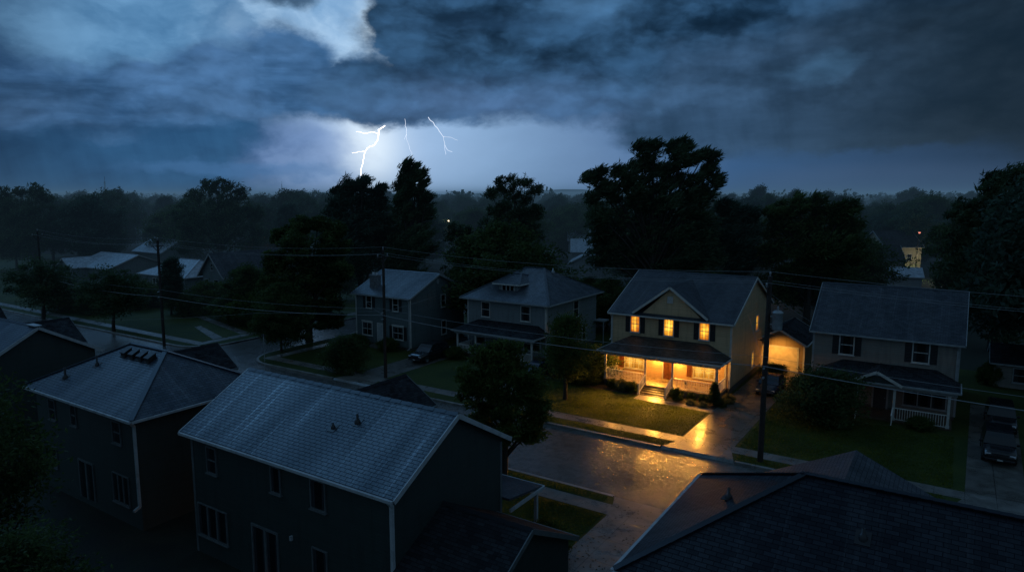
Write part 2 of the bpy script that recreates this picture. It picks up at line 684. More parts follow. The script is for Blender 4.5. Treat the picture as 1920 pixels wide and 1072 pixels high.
def walls_gable(root, axis, a0, a1, b0, b1, ze, zr, c, half, mat, z0=0.0, name='wall'):
    """a body whose gable ends follow the underside of the roof"""
    w = MB()
    t0, t1, o0, o1 = (a0, a1, b0, b1) if axis == 's' else (b0, b1, a0, a1)
    sl = (zr - ze) / half
    und = .16
    zt0 = zr - (c - o0) * sl - und
    zt1 = zr - (o1 - c) * sl - und
    prof = [(o0, z0), (o1, z0), (o1, zt1), (c, zr - und), (o0, zt0)]
    v = [ax(axis, t0, o, z) for o, z in prof] + [ax(axis, t1, o, z) for o, z in prof]
    fs = [(0, 1, 2, 3, 4), (9, 8, 7, 6, 5)] + [(i, i + 5, (i + 1) % 5 + 5, (i + 1) % 5) for i in range(5)]
    w.faces(v, fs)
    return w.build(name, M[mat], root)


def downspout(root, a, b, z0, z1, mat='gutter', out=(0, -1), w=.09):
    d = MB()
    x, y = a + out[0] * .10, b + out[1] * .10
    d.bar((x + out[0] * .30, y + out[1] * .30, z1), (x, y, z1 - .35), w)
    d.bar((x, y, z1 - .33), (x, y, z0 + .12), w)
    d.bar((x, y, z0 + .14), (x + out[0] * .35, y + out[1] * .35, z0 + .04), w)
    return d.build('downspout', M[mat], root)


def corner_board(root, a, b, z0, z1, sa, sb, mat='trim'):
    g = MB()
    g.box(a, a + sa * .028, b + sb * .025, b - sb * .12, z0, z1)
    g.box(a - sa * .12, a - sa * .004, b + sb * .003, b + sb * .025, z0, z1)
    return g.build('corner_board', M[mat], root)


def railing(root, p, q, h=.9, mat='rail', step=.14, name='railing', gap=.08):
    """top rail, bottom rail and balusters between two points (grid coordinates, z at foot)"""
    p, q = Vector(p), Vector(q)
    g = MB()
    up = Vector((0, 0, 1))
    g.bar(p + up * h, q + up * h, .09, .05)
    g.bar(p + up * gap, q + up * gap, .06, .05)
    n = max(2, int((q - p).length / step))
    for i in range(1, n):
        c = p.lerp(q, i / n)
        g.bar(c + up * (gap + .02), c + up * (h - .02), .035)
    return g.build(name, M[mat], root)


def post(root, a, b, z0, z1, w=.16, mat='trim'):
    g = MB()
    g.box(a - w / 2, a + w / 2, b - w / 2, b + w / 2, z0 + .18, z1 - .14)
    g.box(a - w * .72, a + w * .72, b - w * .72, b + w * .72, z0, z0 + .18)
    g.box(a - w * .70, a + w * .70, b - w * .70, b + w * .70, z1 - .14, z1)
    return g.build('post', M[mat], root)


def door(root, F, u0, u1, z0, z1, mat='door_red', trim='trim', lite=None):
    g = MB()
    g.box(u0, u1, .006, .04, z0, z1, fn=F)
    w, h = u1 - u0, z1 - z0
    for (x0, x1, y0, y1) in ((.12, .46, .06, .42), (.54, .88, .06, .42), (.12, .46, .48, .92), (.54, .88, .48, .92)):
        g.box(u0 + x0 * w, u0 + x1 * w, .041, .055, z0 + y0 * h, z0 + y1 * h, fn=F)
    d = g.build('door', M[mat], root)
    f = MB()
    f.box(u0 - .13, u0 - .002, .004, .075, z0, z1 + .13, fn=F)
    f.box(u1 + .002, u1 + .13, .004, .075, z0, z1 + .13, fn=F)
    f.box(u0 - .002, u1 + .002, .004, .075, z1 + .002, z1 + .13, fn=F)
    f.build('frame', M[trim], d)
    hd = MB()
    c = F(u1 - .09, .09, z0 + h * .45)
    hd.lathe([(.0, -.035), (.03, -.02), (.035, 0), (.03, .02), (0, .035)], c, 8)
    hd.build('handle', M['metal'], d)
    return d


def pent_roof(root, a0, a1, bw, bo, ze, zt, inset, mat, trim='trim', name='porch_roof', left=True, right=True):
    """lean-to hip roof in front of a wall: eave at b=bo, top at b=bw"""
    r = MB()
    A, B_ = (a0, bo, ze), (a1, bo, ze)
    C_, D = (a1 - inset, bw, zt), (a0 + inset, bw, zt)
    r.slab([A, B_, C_, D], .10)
    r.slab([B_, (a1, bw, ze), C_], .10)
    r.slab([(a0, bw, ze), A, D], .10)
    ro = r.build(name, M[mat], root)
    g = MB()
    g.box(a0 - .02, a1 + .02, bo - .10, bo - .003, ze - .16, ze - .02)
    g.box(a0 - .10, a0 - .02, bo - .10, bw - .01, ze - .16, ze - .02)
    g.box(a1 + .02, a1 + .10, bo - .10, bw - .01, ze - .16, ze - .02)
    g.build('fascia', M[trim], ro)
    c = MB()
    c.box(a0 + .12, a1 - .12, bo + .12, bw - .01, ze - .20, ze - .16)
    c.box(a0 + .14, a1 - .14, bo + .22, bo + .40, ze - .42, ze - .205)
    c.build('ceiling', M[trim], ro)
    return ro


def box_vent(root, a, b, z, sl, parent=None):
    g = MB()
    # square hood turned with the slope
    def T(x, y, q):
        return (a + x, b + y, z + y * sl + q)
    g.box(-.26, .26, -.26, .26, .0, .06, fn=T)
    g.box(-.22, .22, -.22, .22, .06, .26, fn=T)
    g.box(-.25, .25, -.27, .24, .262, .31, fn=T)
    return g.build('roof_vent', M['metal_dark'], root)


def pipe_vent(root, a, b, z, sl, h=.55, r=.055, mat='metal_dark'):
    g = MB()
    g.lathe([(r * 2.6, -.08), (r * 2.4, .05), (r * 1.2, .16), (r, .16), (r, h), (r * .8, h), (r * .8, h - .05)], (a, b, z), 10)
    g.box(a - .2, a + .2, b - .2, b + .2, .005, .022, fn=lambda x, y, q: (x, y, z + (y - b) * sl + q))
    return g.build('vent_pipe', M[mat], root)


def slope_z(b, b_eave, ze, b_ridge, zr):
    return ze + (b - b_eave) / (b_ridge - b_eave) * (zr - ze)


# =============================================================== THE HOUSES
# ---- the lit house
def lit_house():
    r = groot('porch_house', 'two storey tan house with glowing windows and a lit front porch', 'house', -20.8, 61)
    a0, a1, b0, b1 = -26.35, -15.3, 57.7, 71.6
    c, ze, zr = 64.65, 6.22, 9.5
    walls_gable(r, 's', a0, a1, b0, b1, ze, zr, c, c - 57.3, 'tan', .55)
    MB().box(a0 + .05, a1 - .05, b0 + .05, b1 - .05, -.05, .548).build('foundation', M['found'], r)
    gable_roof(r, 's', a0 - .25, a1 + .28, c, c - 57.3, ze, zr, 'roof_b', 'trim')
    # front cross gable, flush with the front wall
    w = MB()
    gz, gl, gr, gc = 9.0, -24.0, -17.3, -20.72
    w.faces([(gl + .25, b0 - .012, 6.0), (gr - .25, b0 - .012, 6.0), (gc, b0 - .012, gz - .2), (gl + .25, b0 + 4.5, 6.0), (gr - .25, b0 + 4.5, 6.0), (gc, b0 + 4.5, gz - .2)],
            [(0, 1, 2), (0, 2, 5, 3), (1, 4, 5, 2)])
    w.build('gable_wall', M['tan'], r)
    gable_roof(r, 'n', b0 - .35, b0 + 5.6, gc, 3.45, 6.45, gz, 'roof_b', 'trim', gut=False, boards=(1, 0), name='gable_roof')
    v = MB()
    v.box(-21.02, -20.5, .016, .06, 7.48, 8.08, fn=lambda u, d, z: (u, b0 - d, z))
    for k in range(6):
        v.box(-20.97, -20.55, .06, .075, 7.53 + k * .09, 7.59 + k * .09, fn=lambda u, d, z: (u, b0 - d, z))
    v.build('gable_vent', M['trim'], r)
    F = Face('-n', b0)
    for (u0, u1, pm) in ((-24.42, -23.62, 'lit_c'), (-21.24, -20.42, 'lit_b'), (-18.03, -17.22, 'lit')):
        window(r, F, u0, u1, 4.58, 6.02, pm, 'trim', 3, 4, shutters=.42)
    # porch level windows and door
    for (u0, u1) in ((-24.9, -23.15), (-18.4, -16.66)):
        window(r, F, u0, u1, 1.2, 2.5, 'lit_porch', 'trim', 2, 3, split=2, fw=.1)
    for u0, u1 in ((-25.5, -25.05), (-19.05, -18.6)):
        s = MB()
        s.box(u0, u1, .005, .045, 1.1, 2.6, fn=F)
        s.box(u0 + .06, u1 - .06, .046, .06, 1.2, 1.8, fn=F)
        s.box(u0 + .06, u1 - .06, .046, .06, 1.88, 2.5, fn=F)
        s.build('shutter', M['door_red'], r)
    door(r, F, -21.2, -20.36, .58, 2.52)
    for u in (-21.75, -19.85):
        l = MB()
        l.box(u - .07, u + .07, .005, .03, 2.18, 2.48, fn=F)
        l.bar(F(u, .03, 2.44), F(u, .14, 2.44), .03)
        l.lathe([(.02, .13), (.11, .10), (.12, .08)], F(u, .15, 2.32), 10)
        l.lathe([(.09, -.14), (.05, -.17), (.0, -.18)], F(u, .15, 2.32), 10)
        lo = l.build('porch_light', M['metal_dark'], r)
        g = MB()
        g.lathe([(.0, -.13), (.075, -.13), (.085, 0), (.075, .09), (.0, .09)], F(u, .15, 2.32), 12)
        g.build('lamp_glass', M['lamp_white'], lo)
    for bb in ((a0, 1), (a1, -1)):
        sa = -1 if bb[1] == 1 else 1
        corner_board(r, bb[0], b0, .55, 6.15, sa, -1)
    downspout(r, a0 + .02, b0, 3.6, 6.1, 'trim', (0, -1), .08)
    # side windows
    Fs = Face('+s', a1)
    window(r, Fs, 65.9, 66.75, 4.25, 5.6, 'lit_soft', 'trim', 2, 2)
    window(r, Fs, 64.9, 65.6, .9, 2.3, 'lit_soft', 'trim', 2, 2)
    # porch
    pa0, pa1, pb = -25.85, -15.55, 55.0
    fl = MB()
    fl.box(pa0, pa1, pb, b0 - .004, .42, .56)
    fl.build('porch_floor', M['wood'], r)
    sk = MB()
    sk.box(pa0 + .101, pa1 - .101, pb + .05, pb + .10, -.05, .415)
    sk.box(pa1 - .10, pa1 - .05, pb + .10, b0 - .01, -.05, .415)
    sk.box(pa0 + .05, pa0 + .10, pb + .10, b0 - .01, -.05, .415)
    sk.build('porch_skirt', M['found'], r)
    pent_roof(r, pa0 - .45, pa1 + .30, b0, pb - .30, 3.24, 4.22, 2.0, 'roof_c')
    for a in (-25.72, -21.92, -19.46, -15.68):
        post(r, a, pb + .15, .56, 2.86, .15)
    for a in (-25.72, -15.68):
        g = MB()
        g.box(a - .07, a + .07, b0 - .09, b0 - .03, .565, 2.86)
        g.build('post', M['trim'], r)
    railing(r, (-25.62, pb + .15, .56), (-22.02, pb + .15, .56))
    railing(r, (-19.36, pb + .15, .56), (-15.78, pb + .15, .56))
    railing(r, (-25.72, pb + .25, .56), (-25.72, b0 - .12, .56))
    railing(r, (-15.68, pb + .25, .56), (-15.68, b0 - .12, .56))
    st = MB()
    for k in range(4):
        st.box(-21.85, -19.52, pb - .32 * (k + 1), pb - .32 * k - .004, -.05, .42 - .105 * k - .10)
    st.build('steps', M['found'], r)
    tr = MB()
    for k in range(4):
        st_z = .42 - .105 * k - .10
        tr.box(-21.9, -19.47, pb - .32 * (k + 1) - .03, pb - .32 * k - .006, st_z + .002, st_z + .04)
    tr.build('step_treads', M['step'], r)
    for a in (-21.88, -19.5):
        railing(r, (a, pb + .05, .56), (a, pb - 1.3, .06), .88, step=.16, name='stair_railing', gap=.12)
        post(r, a, pb - 1.35, 0, .98, .11)
    ch = MB()      # a small flower pot on the porch
    t = froot('flower_pot', 'small dark potted plant on the lit porch by the right hand window', 'plant pot', W(-18.9, 57.0, .56))
    ch.lathe([(.09, 0), (.14, .22), (.15, .24), (.12, .24)], (0, 0, 0), 12)
    ch.build('pot', M['brick'], t)
    return r


lit_house()


def lit_garage():
    r = groot('detached_garage', 'small gabled garage glowing amber at the end of the driveway', 'garage', -13.7, 71)
    a0, a1, b0, b1, ze, zr = -16.0, -11.35, 69.0, 76, 2.72, 4.12
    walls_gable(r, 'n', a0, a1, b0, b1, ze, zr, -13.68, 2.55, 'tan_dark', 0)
    gable_roof(r, 'n', b0 - .3, b1 + .2, -13.68, 2.55, ze, zr, 'roof_d', 'trim')
    F = Face('-n', b0)
    d = MB()
    d.box(-15.6, -12.0, .005, .03, 0.02, 2.25, fn=F)
    for i in range(4):
        for k in range(4):
            d.box(-15.55 + i * .9, -14.75 + i * .9, .031, .045, .08 + k * .55, .53 + k * .55, fn=F)
    dd = d.build('garage_door', M['garage_door'], r)
    f = MB()
    f.box(-15.75, -15.61, .006, .06, 0, 2.4, fn=F)
    f.box(-11.99, -11.85, .006, .06, 0, 2.4, fn=F)
    f.box(-15.61, -11.99, .006, .06, 2.26, 2.4, fn=F)
    f.build('frame', M['trim'], dd)
    corner_board(r, a1, b0, 0, 2.6, 1, -1)


lit_garage()


# ---- the right hand house
def right_house():
    r = groot('porch_house', 'dark unlit two storey house with a small pediment over its porch, right of the garage', 'house', -4, 64)
    a0, a1, b0, b1 = -9.3, .92, 60.2, 70.2
    c, ze, zr = 65.2, 5.92, 9.35
    walls_gable(r, 's', a0, a1, b0, b1, ze, zr, c, c - 59.85, 'greige', .3)
    MB().box(a0 + .05, a1 - .05, b0 + .05, b1 - .05, -.3, .298).build('foundation', M['found'], r)
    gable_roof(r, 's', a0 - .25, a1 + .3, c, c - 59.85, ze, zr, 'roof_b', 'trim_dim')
    F = Face('-n', b0)
    for u0, u1 in ((-7.25, -6.28), (-2.1, -1.08)):
        window(r, F, u0, u1, 4.22, 5.7, 'pane', 'trim', 1, 2, shutters=.46)
    door(r, F, -4.6, -3.7, .14, 2.1, 'door_dark', 'trim_dim')
    window(r, F, -2.5, .25, .75, 2.2, 'pane', 'trim_dim', 1, 1, split=3)
    window(r, F, -8.4, -7.2, .75, 2.2, 'pane', 'trim_dim', 1, 2)
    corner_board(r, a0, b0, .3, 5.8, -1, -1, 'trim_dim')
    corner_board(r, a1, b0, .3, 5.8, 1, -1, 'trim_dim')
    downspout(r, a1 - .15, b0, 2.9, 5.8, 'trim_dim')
    pa0, pa1, pb = -8.2, .75, 57.35
    MB().box(pa0, pa1, pb, b0 - .004, 0, .13).build('porch_floor', M['step'], r)
    MB().box(pa0 + .06, pa1 - .06, pb + .06, pb + .11, -.3, -.004).build('porch_skirt', M['found'], r)
    pent_roof(r, pa0 - .35, pa1 + .35, b0, pb - .2, 2.96, 3.76, 1.6, 'roof_d', 'trim_dim')
    # pediment over the steps
    g = MB()
    pc = -4.22
    g.faces([(pc - 1.45, pb - .22, 2.98), (pc + 1.45, pb - .22, 2.98), (pc, pb - .22, 3.72), (pc, pb + 2.0, 3.72)], [(0, 1, 2)])
    g.build('pediment', M['slate'], r)
    gable_roof(r, 'n', pb - .42, pb + 2.6, pc, 1.72, 2.97, 3.86, 'roof_d', 'trim', cap=False, gut=False, boards=(1, 0), name='pediment_roof')
    for a in (-8.05, -5.55, -3.0, .48):
        post(r, a, pb + .15, .13, 2.62, .17)
    railing(r, (-2.9, pb + .15, .13), (.4, pb + .15, .13), .95, step=.16)
    railing(r, (-7.95, pb + .15, .13), (-5.65, pb + .15, .13), .95, step=.16)
    st = MB()
    for k in range(2):
        st.box(-5.45, -3.1, pb - .35 * (k + 1), pb - .35 * k - .004, -.3, -.02 - .1 * k)
    st.build('steps', M['step'], r)
    for a in (-5.5, -3.05):
        railing(r, (a, pb + .05, .13), (a, pb - 1.0, -.2), .95, name='stair_railing', gap=.15)


right_house()


# ---- the foursquare house with its dormer
def foursquare():
    r = groot('hipped_house', 'grey square house with hipped roof, wide dormer and front porch, left of the lit house', 'house', -39.3, 64)
    a0, a1, b0, b1 = -44.22, -34.25, 59.2, 70.6
    MB().box(a0, a1, b0, b1, .45, 5.86).build('wall', M['grey'], r)
    MB().box(a0 + .05, a1 - .05, b0 + .05, b1 - .05, -.05, .448).build('foundation', M['found'], r)
    sf = MB()
    sf.box(a0 - .5, a1 + .5, b0 - .5, b1 + .5, 5.80, 5.84)
    sf.build('soffit', M['trim_dim'], r)
    bm = 64.9
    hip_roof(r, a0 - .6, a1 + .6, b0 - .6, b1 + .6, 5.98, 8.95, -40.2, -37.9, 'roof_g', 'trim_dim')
    # dormer
    d = MB()
    d.box(-40.98, -38.55, 60.5, 64.3, 6.3, 7.56)
    dd = d.build('dormer', M['grey'], r)
    hip_roof(dd, -41.45, -38.1, 60.05, 66.6, 7.62, 8.45, -40.1, -39.45, 'roof_g', 'trim', name='dormer_roof', rb=62.6)
    window(r, Face('-n', 60.5), -40.5, -39.02, 6.62, 7.42, 'pane', 'trim', 1, 1, split=3)
    F = Face('-n', b0)
    for u0, u1 in ((-42.3, -41.3), (-37.28, -36.24)):
        window(r, F, u0, u1, 4.05, 5.55, 'pane', 'trim', 1, 2)
    Fs = Face('+s', a1)
    window(r, Fs, 65.0, 66.1, 3.75, 5.5, 'pane', 'trim', 1, 2)
    window(r, Fs, 67.1, 67.9, .95, 2.4, 'pane', 'trim', 1, 2)
    for a, s_ in ((a0, -1), (a1, 1)):
        corner_board(r, a, b0, .45, 5.75, s_, -1)
    downspout(r, a1 - .08, b0, 3.0, 5.8, 'trim')
    # porch
    pb = 56.4
    MB().box(a0 + .5, a1 - .0, pb, b0 - .004, .32, .45).build('porch_floor', M['step'], r)
    sk = MB()
    sk.box(a0 + .55, a1 - .05, pb + .05, pb + .1, -.05, .315)
    sk.build('porch_skirt', M['found'], r)
    pent_roof(r, a0 + .2, a1 + .35, b0, pb - .3, 2.92, 3.66, 1.3, 'roof_d', 'trim_dim')
    for a in (-43.6, -41.25, -37.15, -34.4):
        post(r, a, pb + .15, .45, 2.56, .17)
    railing(r, (-43.5, pb + .15, .45), (-41.35, pb + .15, .45), .85)
    railing(r, (-37.05, pb + .15, .45), (-34.5, pb + .15, .45), .85)
    railing(r, (-43.6, pb + .25, .45), (-43.6, b0 - .1, .45), .85)
    window(r, F, -43.2, -41.9, 1.0, 2.35, 'pane', 'trim', 1, 2)
    window(r, F, -36.9, -35.0, 1.0, 2.35, 'pane', 'trim', 1, 2, split=2)
    door(r, F, -40.0, -39.1, .46, 2.45, 'door_dark', 'trim')
    st = MB()
    for k in range(3):
        st.box(-40.4, -38.7, pb - .32 * (k + 1), pb - .32 * k - .004, -.05, .3 - .11 * k)
    st.build('steps', M['found'], r)
    # roof vent with a bright metal cap
    pipe_vent(r, -37.0, 65.3, 8.55, -.4, .4, .08, 'metal')
    # back stoop canopy
    g = MB()
    g.box(a1 + .004, a1 + 1.3, 70.0, 71.4, 2.6, 2.72)
    g.bar((a1 + 1.2, 70.1, 0), (a1 + 1.2, 70.1, 2.6), .1)
    g.build('side_canopy', M['trim_dim'], r)


foursquare()


# ---- grey green gabled house
def gable_house():
    r = groot('gabled_house', 'grey-green two storey gabled house behind the utility pole, pale wet roof', 'house', -53.3, 60)
    a0, a1, b0, b1 = -57.45, -49.2, 55.4, 65.0
    c, ze, zr = 60.2, 5.86, 8.12
    walls_gable(r, 's', a0, a1, b0, b1, ze, zr, c, c - 55.0, 'greygreen', .3)
    MB().box(a0 + .05, a1 - .05, b0 + .05, b1 - .05, -.05, .298).build('foundation', M['found'], r)
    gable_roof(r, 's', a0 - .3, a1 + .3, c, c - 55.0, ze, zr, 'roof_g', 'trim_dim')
    F = Face('-n', b0)
    for u0, u1 in ((-55.7, -54.95), (-51.65, -50.92)):
        window(r, F, u0, u1, 4.3, 5.6, 'pane', 'trim', 1, 2, shutters=.4)
    window(r, F, -56.4, -54.95, 1.15, 2.55, 'pane', 'trim', 2, 2, head=True)
    door(r, F, -54.0, -53.3, .35, 2.55, 'door_pale', 'trim')
    window(r, F, -51.75, -50.25, 1.15, 2.5, 'pane', 'trim', 2, 2, head=True, shutters=.4)
    st = MB()
    st.box(-54.4, -52.9, b0 - 1.1, b0 - .01, -.05, .3)
    st.build('steps', M['found'], r)
    Fs = Face('+s', a1)
    window(r, Fs, 60.75, 61.45, 4.2, 5.55, 'pane', 'trim', 1, 2)
    window(r, Fs, 60.8, 61.55, 1.0, 2.5, 'pane', 'trim', 1, 2)
    v = MB()
    v.lathe([(0, .0), (.22, .0), (.24, .03), (.2, .05), (0, .05)], (0, 0, 0), 12)
    v.v = [(a1 + .004 + z, 60.2 + x, 7.2 + y * 1.3) for x, y, z in v.v]
    v.build('gable_vent', M['trim_dim'], r)
    for a, s_ in ((a0, -1), (a1, 1)):
        corner_board(r, a, b0, .3, 5.75, s_, -1)
    downspout(r, a1 - .1, b0, .1, 5.75, 'trim_dim')
    downspout(r, a1 - .1, b1, .1, 5.75, 'trim_dim', (0, 1))
    k = MB()
    k.box(-56.05, -55.05, 56.3, 57.1, 5.8, 7.75)
    k.box(-56.12, -54.98, 56.23, 57.17, 7.752, 7.9)
    ch = k.build('chimney', M['brick'], r)
    p = MB()
    p.lathe([(.16, 0), (.14, .3), (.11, .3)], (-55.8, 56.7, 7.902), 10)
    p.lathe([(.16, 0), (.14, .3), (.11, .3)], (-55.3, 56.7, 7.902), 10)
    p.build('chimney_pot', M['gutter'], ch)


gable_house()


# ---- front centre house with the wet roof
def front_center():
    r = groot('gabled_house', 'dark house in front with a wide wet shingle gable roof and an attached garage', 'house', -23, 21)
    a0, a1, b0, b1 = -29.6, -16.72, 17.75, 24.85
    c, ze, zr = 21.3, 6.02, 8.2
    walls_gable(r, 's', a0, a1, b0, b1, ze, zr, c, c - 17.4, 'slate', 0)
    gable_roof(r, 's', a0 - .3, a1 + .3, c, c - 17.4, ze, zr, 'roof_a', 'gutter')
    F = Face('-n', b0)
    window(r, F, -28.35, -27.68, 4.28, 5.46, 'pane', 'trim_dark', 1, 2, fw=.05)
    window(r, F, -23.76, -23.2, 4.45, 5.55, 'pane', 'trim_dark', 1, 1, fw=.05)
    window(r, F, -21.26, -20.46, 4.38, 5.56, 'pane', 'trim_dark', 1, 1, fw=.05)
    window(r, F, -29.3, -27.15, 1.0, 2.5, 'pane', 'trim_dark', 1, 1, split=3, fw=.05)
    # sliding patio door with an ember glow added in front of the right leaf
    g = MB()
    for u0, u1 in ((-25.3, -25.22), (-24.44, -24.3), (-23.58, -23.5)):
        g.box(u0, u1, .004, .07, .05, 2.5, fn=F)
    g.box(-25.3, -23.5, .004, .07, 2.502, 2.6, fn=F)
    g.box(-25.3, -23.5, .004, .07, -.05, .048, fn=F)
    pd = g.build('patio_door', M['trim_dark'], r)
    p = MB()
    for u0, u1 in ((-25.22, -24.44), (-24.3, -23.58)):
        p.poly([F(u0, .012, .05), F(u1, .012, .05), F(u1, .012, 2.5), F(u0, .012, 2.5)], [(0, 0), (1, 0), (1, 1), (0, 1)])
    p.build('pane', M['pane'], pd)
    window(r, F, -21.3, -20.5, 1.05, 2.6, 'pane', 'trim_dark', 1, 1, fw=.05)
    l = MB()
    l.box(-22.65, -22.55, .004, .12, 2.55, 2.75, fn=F)
    l.build('wall_light', M['gutter'], r)
    m_ = MB()
    m_.box(-23.0, -22.88, .004, .16, 3.95, 4.05, fn=F)
    corner_board(r, a0, b0, 0, 5.85, -1, -1, 'trim_dark')
    downspout(r, a1 - .05, b0, .1, 5.95, 'gutter', (0, -1), .13)
    corner_board(r, a1, b1, 0, 5.85, 1, 1, 'trim_dark')
    sl = (zr - ze) / (c - 17.4)
    pipe_vent(r, -20.75, 19.9, slope_z(19.9, 17.4, ze, c, zr), sl, .36, .055)
    pipe_vent(r, -21.7, 19.4, slope_z(19.4, 17.4, ze, c, zr), sl, .22, .04)
    # garage wing on the right gable
    gb, gz, gez = 20.6, 4.65, 2.72
    walls_gable(r, 's', a1 + .004, -12.75, 17.2, 24.0, gez, gz, gb, 3.72, 'slate', 0, name='garage_wall')
    gable_roof(r, 's', a1 + .01, -12.45, gb, 3.72, gez, gz, 'roof_d', 'trim_dark', boards=(0, 1), name='garage_roof')
    Fg = Face('+n', 24.0)
    d = MB()
    d.box(-16.2, -13.2, .005, .03, .02, 2.2, fn=Fg)
    d.build('garage_door', M['door_pale'], r)
    # front gable wing toward the street
    walls_gable(r, 'n', -28.2, -24.2, 24.5, 28.6, 5.27, 6.68, -26.2, 2.25, 'slate', 0, name='wing_wall')
    gable_roof(r, 'n', 22.2, 29.0, -26.2, 2.25, 5.27, 6.68, 'roof_d', 'trim_dark', name='wing_roof', boards=(0, 1))
    # front porch roof and post
    ro = MB()
    ro.slab([(-16.3, 27.9, 2.72), (-21.5, 27.9, 2.72), (-21.5, b1 + .01, 3.2), (-16.3, b1 + .01, 3.2)], .12)
    pr = ro.build('porch_roof', M['roof_b'], r)
    gt = MB()
    gt.box(-21.5, -16.24, 27.9, 28.0, 2.55, 2.7)
    gt.box(-16.298, -16.2, b1 + .02, 27.9, 2.55, 2.70)
    gt.build('gutter', M['gutter'], r)
    post(r, -16.5, 27.6, 0.1, 2.58, .16, 'gutter')
    post(r, -21.2, 27.6, 0.1, 2.58, .16, 'gutter')
    MB().box(-21.5, -16.35, b1 + .01, 27.85, -.05, .1).build('porch_floor', M['found'], r)


front_center()


# added glowing body standing in for an orange reflection in the patio door
r = groot('reflection_glow', 'small added orange glow standing in for a reflection in the patio door', 'added glow', -23.45, 17.25)
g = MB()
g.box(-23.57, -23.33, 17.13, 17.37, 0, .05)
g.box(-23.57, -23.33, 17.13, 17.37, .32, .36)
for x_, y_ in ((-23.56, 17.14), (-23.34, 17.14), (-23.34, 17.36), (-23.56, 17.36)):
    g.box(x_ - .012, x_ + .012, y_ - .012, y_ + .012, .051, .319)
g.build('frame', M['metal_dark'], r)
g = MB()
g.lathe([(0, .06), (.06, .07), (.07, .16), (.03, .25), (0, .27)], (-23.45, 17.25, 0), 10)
g.build('lamp_glass', M['orange_reflection'], r)


# ---- front left hipped house
def front_left():
    r = groot('hipped_house', 'dark house in front with a wet hipped roof and a row of four roof vents', 'house', -39, 21)
    a0, a1, b0, b1 = -44.5, -33.7, 17.35, 24.7
    MB().box(a0, a1, b0, b1, 0, 5.88).build('wall', M['slate'], r)
    sf = MB()
    sf.box(a0 - .4, a1 + .35, b0 - .4, b1 + .4, 5.82, 5.86)
    sf.build('soffit', M['trim_dark'], r)
    hip_roof(r, a0 - .5, a1 + .45, 16.9, 25.1, 6.02, 8.25, -40.6, -37.0, 'roof_a', 'gutter')
    sl = (8.25 - 6.02) / 4.1
    for a in (-39.75, -38.9, -38.05, -37.25):
        z = slope_z(20.25, 16.9, 6.02, 21, 8.25)
        box_vent(r, a, 20.25, z, sl)
    pipe_vent(r, -41.0, 19.2, slope_z(19.2, 16.9, 6.02, 21, 8.25), sl, .55, .05)
    pipe_vent(r, -42.2, 18.0, slope_z(18.0, 16.9, 6.02, 21, 8.25), sl, .6, .065)
    F = Face('-n', b0)
    for u0, u1, z0, z1 in ((-42.9, -42.2, 4.3, 5.4), (-40.35, -39.8, 4.4, 5.5), (-35.95, -35.2, 4.3, 5.4), (-43.1, -42.5, 1.4, 2.55)):
        window(r, F, u0, u1, z0, z1, 'pane', 'trim_dark', 1, 2, fw=.05)
    g = MB()
    for u0, u1 in ((-39.95, -39.87), (-39.2, -39.06), (-38.4, -38.32)):
        g.box(u0, u1, .004, .07, .35, 2.45, fn=F)
    g.box(-39.95, -38.32, .004, .07, 2.452, 2.54, fn=F)
    pd = g.build('patio_door', M['trim_dark'], r)
    p = MB()
    for u0, u1 in ((-39.87, -39.2), (-39.06, -38.4)):
        p.poly([F(u0, .012, .35), F(u1, .012, .35), F(u1, .012, 2.45), F(u0, .012, 2.45)], [(0, 0), (1, 0), (1, 1), (0, 1)])
    p.build('pane', M['pane'], pd)
    window(r, F, -36.3, -34.8, 1.05, 2.55, 'pane', 'trim_dark', 1, 1, split=3, fw=.05)
    downspout(r, a1 - .02, b0, 1.2, 5.9, 'gutter', (.25, -1), .12)
    walls_gable(r, 'n', -44.5, -40.9, 24.4, 27.6, 5.31, 6.75, -42.7, 2.1, 'slate', 0, name='wing_wall')
    gable_roof(r, 'n', 22.6, 28.0, -42.7, 2.1, 5.31, 6.75, 'roof_d', 'trim_dark', name='wing_roof', boards=(0, 1))


front_left()


